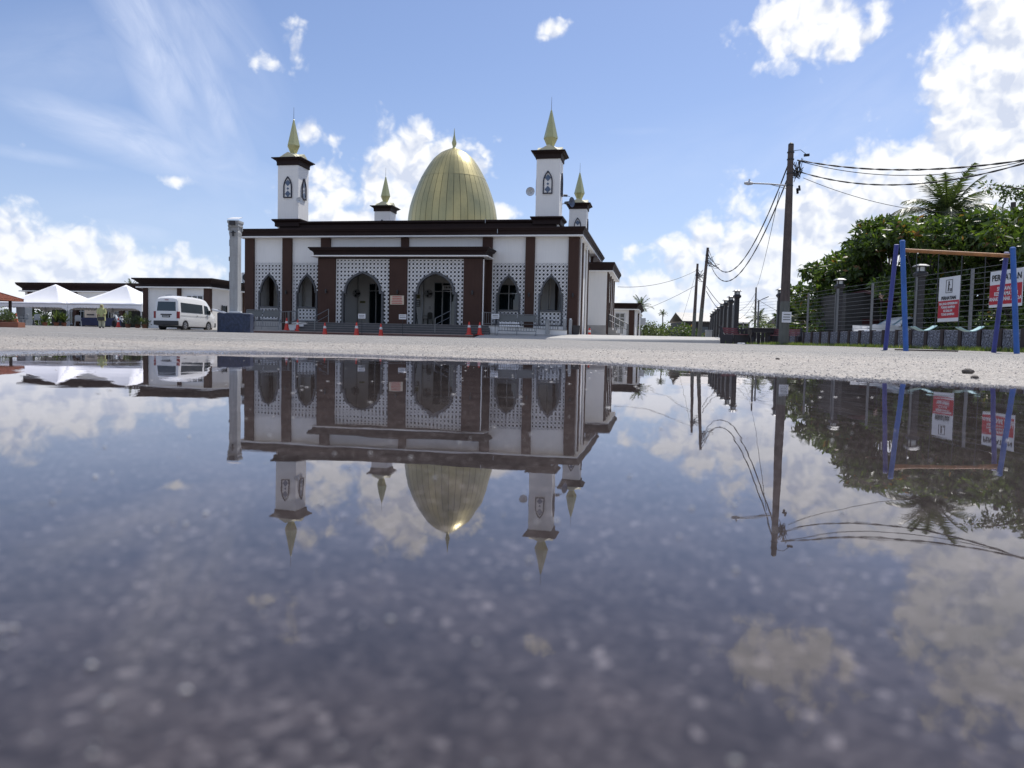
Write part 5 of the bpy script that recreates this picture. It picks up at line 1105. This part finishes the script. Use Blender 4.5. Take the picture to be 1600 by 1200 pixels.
def plain_pole(lb, pt, pb, Y, name='utility_pole', r=.16, extra=True):
    T = at(*pt, Y); d = ray(*pb); Bp = Vector((d[0]*Y, Y, g(d[0]*Y, Y))); t = thing(name, lb, 'utility pole', Bp)
    MB().tube([Vector((0, 0, -.1)), (T-Bp)*.35], [r*1.15, r], 12).build('pole_base', M['pole2'], t, smooth=True); MB().tube([(T-Bp)*.35, T-Bp], [r*.99, r*.65], 12).build('shaft', M['pole'], t, smooth=True)
    if extra:
        m = MB(); rr = random.Random(int(pt[0]))
        for i in range(8):
            a = (T-Bp)*rr.uniform(.84, .97); b = a+Vector((rr.uniform(.3, 1.1), 0, rr.uniform(-.9, .1))); c = (T-Bp)*rr.uniform(.8, .9); m.tube([a, a.lerp(b, .6)+Vector((0, 0, -.25)), b, c.lerp(b, .4)+Vector((0, 0, -.15)), c], .022, 5)
        m.build('cable_loops', M['cable'], t, kind='stuff')
        for f in (.85, .92): MB().lathe([(r*.85, -.04), (r*.85, .04)], 10, tuple((T-Bp)*f)).build('band', M['plas'], t)
    return T, Bp, t
T2, B2_, _ = plain_pole('leaning dark utility pole, right one of the far pair', (1106, 387), (1092, 528), 63)
T3, B3_, _ = plain_pole('shorter dark utility pole, left one of the far pair', (1090, 412), (1083, 528), 72)
T4, B4_, t4 = plain_pole('distant utility pole with a street lamp behind the lamp pillars', (1181.5, 449), (1179, 530), 105, extra=False)
a = Vector((.1, 0, 5.6)); MB().tube([a, a+Vector((.9, 0, .5))], .05, 6).build('lamp_arm', M['plas'], t4); MB().beam(a+Vector((.8, 0, .45)), a+Vector((1.6, 0, .8)), .22, .1).build('lamp_head', M['plas'], t4)
T5, B5_, t5 = plain_pole('grey pole cut off among the trees at the right edge', (1583.5, 316), (1577, 545), 36, r=.17, extra=False)
MB().tube([T5-B5_+Vector((0, 0, -.5)), T5-B5_+Vector((-.7, 0, -.45)), T5-B5_+Vector((-.9, 0, -.7))], .02, 5).build('bracket', M['cable'], t5)
cw = P1t+Vector((.28, 0, -.55))
stringer('upper thick cable running right from the utility pole', at(1246, 250, 30), at(1660, 240, 22), .42, .026, grp='cables running right from the pole', twist=True)
stringer('lower thick cable running right from the utility pole', at(1239, 265, 30), at(1660, 236, 21), .75, .022, grp='cables running right from the pole', twist=True)
stringer('middle thin cable running right from the utility pole', at(1246, 251, 30), at(1640, 242, 25), .62, .014, grp='cables running right from the pole')
stringer('left drooping cable from the utility pole to the leaning pole', at(1232, 256, 30), T2+Vector((.1, 0, -.2)), 2.9, .030, twist=True)
stringer('right drooping cable from the utility pole to the leaning pole', at(1232, 275, 30), T2+Vector((.2, 0, -1.2)), 2.7, .030, twist=True)
stringer('thin wire drooping from the pole to the grey pole at the right edge', at(1255, 278, 30), T5+Vector((-.8, 0, -.4)), .55, .012)
stringer('thin straight wire from the utility pole down to the distant pole', at(1218, 300, 30), T4+Vector((0, 0, -.1)), .6, .014)
stringer('thin wire from the mosque to the shorter far pole', loc(1.7, 15, 4.9), T3+Vector((0, 0, -.6)), .5, .02)
stringer('thin wire running left from the shorter far pole behind the annex', Vector((14, 110, 4.2)), T3+Vector((0, 0, -2)), .6, .02)
stringer('short slack cable between the two far poles', T2+Vector((0, 0, -1.6)), T3+Vector((0, 0, -1.2)), .3, .022)
stringer('slack cable from the leaning pole to the distant pole', T2+Vector((0, 0, -3.2)), T4+Vector((0, 0, -.6)), 2.4, .026); stringer('lower slack cable from the leaning pole to the distant pole', T2+Vector((0, 0, -3.6)), T4+Vector((0, 0, -1.4)), 2.7, .026)
stringer('slack cable leaving the distant pole to the right', T4+Vector((0, 0, -1.5)), Vector((50, 105, 4.4)), 1.9, .026); stringer('guy wire beside the far poles', T3+Vector((-.1, 0, -.8)), B3_+Vector((-1.6, 0, 0)), 0, .012)

# ------------------------------------------------------------------ picnic set
def bench(lb, p, rz):
    t = thing('park_bench', lb, 'bench', p, rz)
    for x in (-.62, .62):
        MB().yz([(-.32, 0), (.30, 0), (.34, .3), (.30, .5), (.42, .78), (.30, .80), (.18, .5), (.1, .42), (-.30, .42), (-.36, .2)], x-.04, x+.04).build('end_panel', M['bdark'], t, bevel=.01)
    for i in range(4): MB().box(-.58, .58, -.30+i*.115, -.30+i*.115+.095, .42, .45).build('seat_slat', M['pink'], t)
    for i in range(3): MB().beam((-.58, .24+.035*i, .52+.09*i), (.58, .24+.035*i, .52+.09*i), .025, .07).build('back_slat', M['pink'], t)
gB = g(11.5, 34)
bench('dark bench with reddish slats left of the picnic table', (10.1, 34.3, g(10.1, 34.3)), R(38)); bench('dark bench with reddish slats between the table and the utility pole', (12.35, 34.2, g(12.3, 34.2)), R(-35))
t = thing('picnic_table', 'dark picnic table between the two reddish benches', 'table', (11.35, 34.6, g(11.3, 34.6)))
MB().box(-.62, .62, -.4, .4, .70, .76).build('table_top', M['bdark'], t, bevel=.01); MB().box(-.5, .5, -.3, .3, .55, .70).build('apron', M['bdark'], t)
for x in (-.42, .42): MB().yz([(-.34, 0), (.34, 0), (.2, .35), (.3, .55), (-.3, .55), (-.2, .35)], x-.05, x+.05).build('leg', M['bdark'], t)
t = thing('dark_barrier', 'low dark slatted screen behind the picnic table', 'screen', (11.9, 36.2, g(11.9, 36.2)))
MB().box(-1.2, 1.2, 0, .05, .62, .72).build('rail', M['bdark'], t)
for i in range(12): MB().box(-1.18+i*.2, -1.02+i*.2, 0, .04, .02, .62).build('slat', M['bdark'], t)
t = thing('white_rag', 'crumpled white scrap on the asphalt before the picnic bench', 'litter', (9.55, 31.5, g(9.55, 31.5))); MB().rect(-.12, .12, -.06, .06, [(0, 0), (.03, .02), (0, .05)]).build('scrap', M['sign'], t)

# ------------------------------------------------------------------ grey monument pillar in the blue planter
c = at(367.5, 520, 36); pz = g(c.x, 36)
t = thing('monument_pillar', 'tall grey square pillar with a solar floodlight on top', 'pillar', (c.x, 36, pz), R(-4)); q0 = at(369, 345, 36).z-pz
MB().rect(-.2, .2, -.2, .2, [(.03, .3), (0, .5), (0, q0-.75)]).build('shaft', M['pillar'], t, bevel=.012)
MB().rect(-.22, .22, -.22, .22, [(-.02, q0-.75), (.0, q0-.6), (.0, q0-.55), (-.02, q0-.5), (-.02, q0-.35), (.03, q0-.28), (.03, q0-.18), (.06, q0-.12), (.06, q0-.02)]).build('capital', M['pillar'], t)
for s in (-1, 1):
    for y in (-.33, .33): MB().lathe([(.02, -.22), (.05, -.16), (.03, -.05), (.06, 0), (.04, .06)], 8, (s*.22, y*.67, q0-.28)).build('corner_volute', M['pillar'], t)
MB().box(-.12, .12, -.42, -.30, q0-.25, q0-.05).build('floodlight', M['plas'], t); MB().add([(-.28, -.3, q0+.02), (.28, -.3, q0+.02), (.25, .2, q0+.18), (-.24, .2, q0+.18), (-.28, -.3, q0+.045), (.28, -.3, q0+.045), (.25, .2, q0+.205), (-.24, .2, q0+.205)], [(3,2,1,0),(4,5,6,7),(0,1,5,4),(1,2,6,5),(2,3,7,6),(3,0,4,7)]).build('solar_panel', M['sign'], t)
MB().box(-.04, .04, -.28, -.24, q0-.75, q0-.5).box(-.12, .12, -.28, -.25, q0-.6, q0-.57).build('cross_bracket', M['plas'], t)
MB().box(-.26, -.2, -.1, .0, q0-1.2, q0-.9).build('junction_box', M['plas'], t); MB().box(-.30, -.2, -.06, -.02, q0-1.9, q0-1.7).build('camera_bracket', M['plas'], t)
t2 = thing('blue_planter', 'dark blue mosaic planter box around the grey pillar', 'planter', (c.x+.02, 36, pz), R(6)); t2.scale = (.86, .86, 1)
MB().xy([(-.86, -.5), (.55, -.62), (.86, -.3), (.86, .5), (.5, .75), (-.5, .75), (-.86, .5)], -.1, .92).build('box', M['mosaic'], t2, bevel=.03)
MB().xy([(-.80, -.44), (.5, -.56), (.8, -.27), (.8, .45), (.46, .7), (-.46, .7), (-.8, .45)], .921, .945).build('rim', M['pillar'], t2)
t = thing('tilted_slab', 'pale slab lying tilted on the left rim of the blue planter', 'slab', (c.x-.62, 35.75, pz+.98), R(8)); o = MB().box(-.33, .33, -.28, .28, -.03, .05).build('slab', M['sign'], t, bevel=.02); o.rotation_euler = (0, R(14), 0); o = MB().box(-.1, .1, -.08, .08, .055, .075).build('recess', M['plas'], t); o.rotation_euler = (0, R(14), 0)
t = thing('plinth_slab', 'small pale footing slab at the foot of the grey pillar', 'slab', (c.x+.14, 35.75, pz+.95)); MB().box(-.3, .25, -.12, .1, 0, .06).build('slab', M['sign'], t, bevel=.01)

# ------------------------------------------------------------------ van
def vehicle(name, lb, cat, p, rz, Ls, paint, st, hw, wheels, wr, windows, extras):
    t = thing(name, lb, cat, p, rz); m = MB(); rings = []
    for (y, zr, zb, wf) in st:
        h = zr-1.0; ring = [(hw*wf*.96, zb), (hw*wf, zb+.12), (hw*wf, .85), (hw*wf*.985, 1.05), (hw*wf*(.90 if zr > 1.3 else .95), max(1.0, zr-.22)), (hw*wf*.78, zr-.07), (hw*wf*.5, zr-.015), (0, zr)]
        rings.append([(a, y, b) for a, b in ring]+[(-a, y, b) for a, b in ring[::-1][1:]])
    m.loft(rings); m.build('body', M[paint], t, smooth=True); windows(t); extras(t)
    for x in (-1, 1):
        for y in wheels:
            wv = MB().cyl((x*(hw-.2), y, wr), (x*(hw-.005), y, wr), wr, n=22).build('wheel', M['rubber'], t, smooth=True)
            rm = MB().cyl((x*(hw-.05), y, wr), (x*(hw+.006), y, wr), wr*.62, n=18).build('rim', M['rim'], wv)
            hb = MB()
            for k in range(5): a = 2*PI*k/5; hb.add(*[[(x*(hw+.008), y+(r_*math.cos(a+o_)), wr+r_*math.sin(a+o_)) for r_, o_ in ((wr*.2, -.3), (wr*.55, -.2), (wr*.55, .2), (wr*.2, .3))], [(0, 1, 2, 3), (3, 2, 1, 0)]])
            hb.build('hub_cover', M['plas'], wv, fix=False)
            ar_ = MB()
            for k in range(14):
                a, b = PI*k/14-.0, PI*(k+1)/14; R1, R2 = wr*1.08, wr*1.2
                q = [(x*(hw+.004), y+R1*math.cos(a), wr+R1*math.sin(a)), (x*(hw+.004), y+R2*math.cos(a), wr+R2*math.sin(a)), (x*(hw+.004), y+R2*math.cos(b), wr+R2*math.sin(b)), (x*(hw+.004), y+R1*math.cos(b), wr+R1*math.sin(b))]
                ar_.add(q, [(0, 1, 2, 3), (3, 2, 1, 0)])
            ar_.build('wheel_arch', M[paint], t, fix=False)
            ws = []
            for k in range(15): a = PI*k/14; ws.append((x*(hw+.002), y+wr*1.08*math.cos(a), wr*.9+wr*1.1*math.sin(a)))
            MB().add(ws, [tuple(range(15)), tuple(range(14, -1, -1))]).build('wheel_well', M['plas'], t, fix=False)
    return t
def sideq(x, ys, zs_, hw=.85):   # dark pane following the tumblehome on side x
    def X(z): return x*(hw*(1.0-max(0, (z-1.0))/1.05*.095)+.008)
    out = []
    for (y, z) in zip(ys, zs_): out.append((X(z), y, z))
    return out
def van_win(t):
    for x in (-1, 1):
        for ys, zs_ in (((-2.0, .62, .62, -2.0), (1.2, 1.2, 1.78, 1.82)), ((.85, 1.62, 1.25, .85), (1.18, 1.15, 1.72, 1.76))):
            q = sideq(x, ys, zs_); q2 = [(a-x*.02, b, c_) for a, b, c_ in q]; MB().add(q+q2, [(0, 1, 2, 3), (7, 6, 5, 4), (0, 4, 5, 1), (1, 5, 6, 2), (2, 6, 7, 3), (3, 7, 4, 0)]).build('side_window', M['glass'], t)
        MB().box(x*.858, x*.864, -2.1, 1.5, .98, 1.0).build('body_crease', M['alu'], t)
        MB().box(x*.86, x*.875, -.2, -.05, 1.0, 1.03).box(x*.86, x*.875, .95, 1.07, 1.0, 1.03).build('door_handle', M['plas'], t)
        MB().box(x*.98, x*.86, 1.35, 1.42, 1.2, 1.45).build('wing_mirror', M['plas'], t, bevel=.02)
    MB().add([(-.66, -2.36, 1.25), (.66, -2.36, 1.25), (.60, -2.315, 1.85), (-.60, -2.315, 1.85), (-.66, -2.33, 1.25), (.66, -2.33, 1.25), (.60, -2.28, 1.85), (-.60, -2.28, 1.85)], [(0,1,2,3),(7,6,5,4),(0,4,5,1),(1,5,6,2),(2,6,7,3),(3,7,4,0)]).build('rear_window', M['glass'], t, bevel=.01)
    MB().add([(-.7, 2.12, 1.18), (.7, 2.12, 1.18), (.62, 1.6, 1.82), (-.62, 1.6, 1.82), (-.7, 2.09, 1.15), (.7, 2.09, 1.15), (.62, 1.57, 1.8), (-.62, 1.57, 1.8)], [(0,1,2,3),(7,6,5,4),(0,4,5,1),(1,5,6,2),(2,6,7,3),(3,7,4,0)]).build('windscreen', M['glass'], t)
def van_ex(t):
    MB().box(-.84, .84, -2.44, -2.30, .34, .62).build('rear_bumper', M['plas'], t, bevel=.03)
    MB().box(-.84, .84, 2.2, 2.36, .3, .6).build('front_bumper', M['plas'], t, bevel=.03)
    for x in (-1, 1):
        MB().box(x*.72, x*.855, -2.385, -2.2, .78, 1.22).build('tail_light', M['tail'], t, bevel=.01); MB().box(x*.6, x*.82, 2.2, 2.3, .72, .95).build('headlight', M['lampw'], t, bevel=.02)
    MB().box(-.38, .38, -2.385, -2.34, .99, 1.06).build('plate_garnish', M['plas'], t)
    np_ = MB().box(-.27, .27, -2.39, -2.35, .84, .97).build('number_plate', M['ink'], t); k = MB()
    for i in range(6): k.box(-.2+i*.07, -.16+i*.07, -2.394, -2.391, .875, .935)
    k.build('plate_lettering', M['sign'], np_)
    MB().box(-.12, .12, -2.335, -2.29, 1.96, 1.99).build('brake_light', M['tail'], t)
    MB().box(-.6, .6, -1.9, 1.9, .2, .4).build('underbody', M['plas'], t)
vst = [(-2.36, .66, .40, .9), (-2.36, 1.2, .36, .985), (-2.33, 1.6, .34, .985), (-2.26, 2.08, .33, .99), (-2.1, 2.2, .3, 1), (-1.6, 2.27, .28, 1), (0, 2.285, .28, 1), (.9, 2.24, .28, 1), (1.3, 2.14, .28, 1), (1.6, 1.92, .28, 1), (1.9, 1.55, .28, .99), (2.12, 1.22, .28, .98), (2.27, 1.0, .3, .95), (2.34, .75, .34, .88)]
vst = vst[1:]
vd = 48.6; rc = Vector((ray(279, 515)[0]*vd, vd, 0)); th = R(7)   # rear right corner on the ground; heading th east of +Y
fwd = Vector((math.sin(th), math.cos(th), 0)); rgt = Vector((math.cos(th), -math.sin(th), 0)); vc = rc-rgt*.85+fwd*2.36
vehicle('white_van', 'white high roofed passenger van parked left of the mosque', 'van', (vc.x, vc.y, .50), -th, 4.7, 'vanw', vst, .85, (-1.55, 1.35), .34, van_win, van_ex)
# silver car behind the pebble wall
def car_win(t):
    for x in (-1, 1):
        for ys, zs_ in (((-1.7, -.35, -.45, -1.35), (1.02, 1.02, 1.42, 1.38)), ((-.25, .75, .25, -.35), (1.02, 1.0, 1.36, 1.42))):
            q = [(x*(.86-max(0, z-1)*.35+.012), y, z) for y, z in zip(ys, zs_)]; q2 = [(a-x*.02, b, c_) for a, b, c_ in q]; MB().add(q+q2, [(0, 1, 2, 3), (7, 6, 5, 4), (0, 4, 5, 1), (1, 5, 6, 2), (2, 6, 7, 3), (3, 7, 4, 0)]).build('side_window', M['glass'], t)
        MB().box(x*.98, x*.84, .75, .83, 1.0, 1.14).build('wing_mirror', M['vanw'], t, bevel=.02)
    MB().add([(-.68, 1.0, 1.03), (.68, 1.0, 1.03), (.56, .34, 1.42), (-.56, .34, 1.42), (-.68, .97, 1.0), (.68, .97, 1.0), (.56, .31, 1.4), (-.56, .31, 1.4)], [(0,1,2,3),(7,6,5,4),(0,4,5,1),(1,5,6,2),(2,6,7,3),(3,7,4,0)]).build('windscreen', mat('sky_glass', (.25, .38, .42), .1), t)
def car_ex(t):
    for x in (-1, 1): MB().box(x*.55, x*.8, 2.0, 2.12, .6, .78).build('headlight', M['lampw'], t, bevel=.02); MB().box(x*.6, x*.82, -2.15, -2.05, .7, .95).build('tail_light', M['tail'], t)
    MB().box(-.8, .8, 2.05, 2.18, .25, .5).build('bumper', M['plas'], t); MB().box(-.6, .6, -1.8, 1.8, .16, .35).build('underbody', M['plas'], t)
cst = [(-2.1, .9, .35, .92), (-2.05, 1.1, .3, .97), (-1.7, 1.42, .24, 1), (-1.0, 1.52, .22, 1), (-.2, 1.53, .22, 1), (.3, 1.46, .22, 1), (.7, 1.24, .22, 1), (1.02, 1.04, .22, 1), (1.6, .94, .25, .99), (2.0, .82, .28, .94), (2.12, .65, .34, .86)]
vehicle('parked_car', 'white car parked behind the pebble wall under the maroon awning', 'car', (18.75, 36.4, g(18.7, 36.4)), R(100), 4.2, 'vanw', cst, .86, (-1.3, 1.35), .31, car_win, car_ex)
t = thing('rubble_heap', 'small beige heap behind the pebble wall left of the white car', 'heap', (14.9, 33.0, g(15, 33))); m = MB()
for i in range(16): a = random.random()*6.28; r = random.random()*.35; h = random.uniform(.2, .35); x, y, z = r*math.cos(a), r*math.sin(a), (.62-r)*1.1; m.rect(x-h/2, x+h/2, y-h/2, y+h/2, [(-.05, z-.4), (0, z-.1), (-.06, z)])
m.build('stones', mat('heap_stone', (.24, .19, .13), .9, var=.3), t)

# ------------------------------------------------------------------ gazebo, planters and things under the tents
gzc = Vector((-42.4, 57.0, 0)); gz0 = g(-42.4, 57.0)
t = thing('gazebo', 'open gazebo with a two tier red tiled roof at the left edge', 'gazebo', (gzc.x, gzc.y, gz0))
MB().rect(0, 0, 0, 0, [(3.2, 1.95), (3.25, 1.9), (3.25, 2.0), (1.3, 2.75), (1.25, 2.7)]).build('lower_roof', M['tile'], t)
MB().rect(0, 0, 0, 0, [(1.2, 2.6), (1.2, 2.95)]).build('roof_band', M['dbrown'], t)
MB().rect(0, 0, 0, 0, [(1.5, 2.85), (1.55, 2.92), (.1, 3.75), (.02, 3.8)]).build('upper_roof', M['tile'], t)
rd = MB()
for s in range(4):
    for k in range(22):
        u = -3.1+6.2*k/21; f = abs(u); z1 = 2.0+(3.25-max(1.3, f))*.385; a, b = (u, -3.26, 2.02), (u, -max(1.3, f), z1+.03)
        if f < 3.2:
            ro = Matrix.Rotation(s*PI/2, 3, 'Z'); rd.beam(ro@Vector(a), ro@Vector(b), .09, .07)
rd.build('tile_ridges', M['tile'], t, kind='stuff')
for a, b in ((-1, -1), (1, -1), (1, 1), (-1, 1)): MB().beam((a*1.2, b*1.2, 2.86), (a*3.25, b*3.25, 2.04), .14).build('hip_ridge', M['tile'], t)
for a in (-1, 0, 1):
    for b in (-1, 0, 1):
        if a or b: MB().box(a*2.6-.08, a*2.6+.08, b*2.6-.08, b*2.6+.08, -.1, 2.0).build('post', M['dbrown'], t)
MB().box(-2.9, 2.9, -2.9, 2.9, -.1, .12).build('floor', M['conc'], t)
def potplant(lb, px, Y, hpx, seed, spiky=False, pot=True, wd=.5, name='potted_plant', mk='leaf2'):
    d = ray(px, 510); x = d[0]*Y; h = hpx*Y/FPX; z = max(g(x, Y), .6); t = thing(name, lb, 'plant', (x, Y, z)); ph = .28 if pot else 0
    if pot: MB().lathe([(.14, 0), (.2, .26), (.22, .28), (.18, .28)], 14).build('pot', M['terra'], t, smooth=True)
    if spiky:
        mb = MB(); tn = []; r = random.Random(seed)
        for i in range(26):
            a, e = r.uniform(0, 6.28), r.uniform(.3, 1.4); l = h*r.uniform(.6, 1)*1.1; dd = Vector((math.cos(a)*math.cos(e), math.sin(a)*math.cos(e), math.sin(e))); s_ = dd.cross(Vector((0, 0, 1))).normalized()*.07
            p0_ = Vector((0, 0, ph)); m1_ = p0_+dd*l*.55; tip = p0_+dd*l+Vector((0, 0, -l*.18)); mb.add([p0_-s_*.6, p0_+s_*.6, m1_+s_, m1_-s_, tip], [(0, 1, 2, 3), (3, 2, 4)]); tn += [r.uniform(.3, 1)*.9]*5
        me_ = mb.mesh('leaf_rosette', M['palm'], fix=False); at_ = me_.attributes.new('tone', 'FLOAT', 'POINT'); at_.data.foreach_set('value', np.array(tn, np.float32)); put('leaf_rosette', me_, t, kind='stuff')
    else:
        MB().cyl((0, 0, ph), (0, 0, h*.7), .02, n=6).build('stem', M['bark'], t)
        put('foliage', leaves_mesh('foliage', crown_spots([(0, 0, ph+(h-ph)*f, wd*.5*(1-.3*f)) for f in (.3, .6, .85)], 900, seed), M[mk], .14, seed), t, kind='stuff')
potplant('yellow green potted shrub, tall one under the right tent edge', 200, 57, 24, 61, wd=.7); potplant('yellow green potted shrub against the annex corner', 215, 57, 17, 62, wd=.9); potplant('green potted plant at the foot of the annex pillar', 226, 54, 13, 63, wd=.7)
potplant('spiky agave like plant in the middle of the left tent opening', 88, 58, 26, 64, True, wd=1, name='spiky_plant'); potplant('second spiky plant left in the left tent opening', 70, 58.5, 20, 65, True, name='spiky_plant')
potplant('spiky plant right of the large one under the left tent', 100, 58.5, 24, 66, True, name='spiky_plant')
potplant('green shrub in the planter at the left edge of the picture', 4, 46, 22, 67, wd=1.1); potplant('green shrub in the planter beside the lone cone', 16, 46.5, 18, 68, wd=.8); 
t = thing('shrub_planter', 'low terracotta planter holding the shrubs at the left edge', 'planter', (ray(10, 512)[0]*46, 45.9, g(-31, 46)))
MB().box(-1.2, 1.0, -.35, .35, -.05, .3).build('box', M['terra'], t, bevel=.02); MB().box(-1.15, .95, -.3, .3, .3, .32).build('soil', M['stone'], t)
cone('red traffic cone alone beside the planter at the left edge', at(25, 508, 49)-Vector((0, 0, .04)), 1.05, 'red traffic cones on the left'); cone('red traffic cone standing under the right marquee tent', Vector((ray(185, 511)[0]*56, 56, .69)), .9, 'red traffic cones on the left')
chair('white plastic chair under the left tent near the tent post', Vector((ray(57, 510)[0]*58, 58, .70)), .3, 'chairs under the tents'); chair('white plastic chair under the left tent beside the fridge', Vector((ray(38, 510)[0]*58.5, 58.5, .70)), -.5, 'chairs under the tents'); chair('white plastic chair under the right tent near the tent post', Vector((ray(122, 510)[0]*59, 59, .70)), .6, 'chairs under the tents')
t = thing('fridge', 'pale upright cabinet standing under the left tent', 'cabinet', (ray(38, 505)[0]*60.5, 60.5, .7), -A); MB().box(-.42, .42, -.35, .35, 0, 1.45).build('cabinet', M['cab'], t, bevel=.02); MB().box(-.40, .40, -.37, -.352, .06, .95).build('door', M['cab'], t); MB().box(.3, .34, -.4, -.372, .5, .8).build('handle', M['plas'], t)
t = thing('folding_table', 'long table with a blue cover under the right tent', 'table', (ray(165, 508)[0]*60.3, 60.3, .70), -A); MB().box(-2.0, 2.0, -.4, .4, .7, .75).build('table_top', M['bluebin'], t); MB().box(-2.0, 2.0, -.41, -.4, .12, .7).build('cover', M['bluebin'], t)
for x in (-1.9, 1.9):
    for y in (-.35, .35): MB().cyl((x, y, 0), (x, y, .7), .02, n=6).build('leg', M['steel'], t)
t = thing('white_door_panel', 'pale notice panel leaning under the right tent', 'panel', (ray(142, 505)[0]*61, 61, .7), -A); MB().box(-.55, .55, -.03, .03, .1, 1.35).build('panel', M['cboard'], t); MB().box(-.35, .35, -.035, -.031, .95, 1.05).build('print', M['ink'], t)
t = thing('motorcycle', 'motorcycle with white fairing parked under the right tent', 'motorcycle', (ray(186, 511)[0]*58, 58, .70), R(60))
for y in (-.6, .6):
    wv = MB().lathe([(.27, -.05), (.29, 0), (.27, .05), (.2, .05), (.2, -.05)], 18).build('wheel', M['rubber'], t, loc=(0, y, .29)); wv.rotation_euler = (0, PI/2, 0)
MB().tube([Vector((0, -.6, .35)), Vector((0, -.3, .75)), Vector((0, .2, .6)), Vector((0, .45, .95))], [.05, .14, .11, .06], 8).build('body', M['plast'], t, smooth=True)
MB().tube([Vector((0, .6, .3)), Vector((0, .42, 1.0))], .035, 6).build('fork', M['steel'], t); MB().tube([Vector((-.3, .38, 1.05)), Vector((0, .42, 1.0)), Vector((.3, .38, 1.05))], .02, 6).build('handlebar', M['plas'], t); MB().lathe([(.05, 0), (.12, .04), (.1, .1)], 10, (0, -.25, .72), sx=1, sy=2.3).build('saddle', M['plas'], t); MB().box(-.1, .1, .5, .58, .8, 1.02).build('headlight', M['lampw'], t, bevel=.03)

# ------------------------------------------------------------------ person
def skin_obj(name, pts, edges, radii, m, parent, sub=2):
    me_ = bpy.data.meshes.new(name); me_.from_pydata(pts, edges, []); o = bpy.data.objects.new(name, me_); COL.objects.link(o); o.parent = parent
    md = o.modifiers.new('sk', 'SKIN'); md.use_smooth_shade = True; sb = o.modifiers.new('sub', 'SUBSURF'); sb.levels = sb.render_levels = sub
    for i, rr in enumerate(radii): me_.skin_vertices[0].data[i].radius = (rr, rr) if not isinstance(rr, tuple) else rr
    me_.skin_vertices[0].data[0].use_root = True; me_.materials.append(m); return o
pp = at(159, 511.5, 50); pz = max(g(pp.x, 50), .58)
t = thing('person', 'person in a yellow green headscarf and long tunic holding a dark bag', 'person', (pp.x, 50, pz-.02), R(20)); t.scale = (.98,)*3
pts = [(0,0,.86),(0,0,1.05),(0,0,1.25),(0,-.01,1.36),(0,-.02,1.47),(.14,0,1.26),(.19,-.02,1.02),(.14,-.16,.86),(-.14,0,1.26),(-.19,-.02,1.02),(-.14,-.16,.86),(.08,0,.8),(.09,-.01,.45),(.09,.01,.09),(.10,-.12,.04),(-.08,0,.8),(-.09,.01,.45),(-.09,.03,.09),(-.10,-.10,.04)]
eg = [(0,1),(1,2),(2,3),(3,4),(2,5),(5,6),(6,7),(2,8),(8,9),(9,10),(0,11),(11,12),(12,13),(13,14),(0,15),(15,16),(16,17),(17,18)]
rd_ = [.13,.12,.12,.05,.09,.055,.042,.032,.055,.042,.032,.085,.055,.04,.03,.085,.055,.04,.03]
for sx, root in ((1, 7), (-1, 10)):
    b = pts[root]
    for k, (dx, dl) in enumerate(((-.024, .07), (-.008, .08), (.008, .075), (.024, .06))):
        i = len(pts); pts.append((b[0]+sx*dx, b[1]-.05, b[2]-.03)); pts.append((b[0]+sx*dx, b[1]-.05-dl*.4, b[2]-.03-dl*.6)); eg += [(root, i), (i, i+1)]; rd_ += [.011, .008]
    i = len(pts); pts.append((b[0]-sx*.04, b[1]-.04, b[2]-.0)); eg.append((root, i)); rd_.append(.011)
skin_obj('body', pts, eg, rd_, M['skin'], t)
def ell(rings, m, nm):
    mb = MB(); rs = []
    for (z, rx, ry, oy) in rings: rs.append([(rx*math.cos(2*PI*i/20)*(1+.05*math.sin(i*2.5)), oy+ry*math.sin(2*PI*i/20)*(1+.05*math.sin(i*3.1)), z) for i in range(20)])
    mb.loft(rs); return mb.build(nm, m, t, smooth=True)
ell([(.5,.25,.2,0),(.75,.235,.19,0),(.95,.22,.175,0),(1.15,.215,.16,0),(1.30,.20,.14,0),(1.36,.10,.09,0)], M['khaki'], 'tunic')
for sx in (1, -1): MB().tube([Vector((sx*.17, 0, 1.3)), Vector((sx*.235, -.02, 1.03)), Vector((sx*.17, -.14, .9))], [.09, .085, .07], 12).build('sleeve', M['khaki'], t, smooth=True)
ell([(1.02,.2,.17,0),(1.2,.2,.15,0),(1.34,.13,.12,0),(1.42,.105,.12,0),(1.5,.11,.125,0),(1.57,.085,.1,.0),(1.6,.03,.04,0)], M['khaki'], 'headscarf')
fc = MB().lathe([(.0, -.1), (.055, -.075), (.07, 0), (.055, .07), (0, .09)], 14, (0, -.085, 1.47), sy=.62).build('face', M['skin'], t, smooth=True)
MB().box(-.035, -.015, -.137, -.128, 1.475, 1.485).box(.015, .035, -.137, -.128, 1.475, 1.485).build('eye', M['ink'], t)
MB().cyl((0, -.125, 1.47), (0, -.15, 1.445), .008, .014, 8).build('nose', M['skin'], t); MB().box(-.02, .02, -.131, -.125, 1.42, 1.427).build('mouth', M['tail'], t)
for sx in (1, -1): MB().tube([Vector((sx*.1, 0, .6)), Vector((sx*.1, .01, .1))], [.11, .085], 12).build('trouser_leg', M['cloth2'], t); MB().rect(sx*.1-.045, sx*.1+.045, -.16, .08, [(0, 0), (.01, .04), (-.02, .09)]).build('shoe', M['plas'], t, bevel=.015)
MB().box(-.2, .2, -.27, -.17, .5, .74).build('bag', M['plas'], t, bevel=.03)
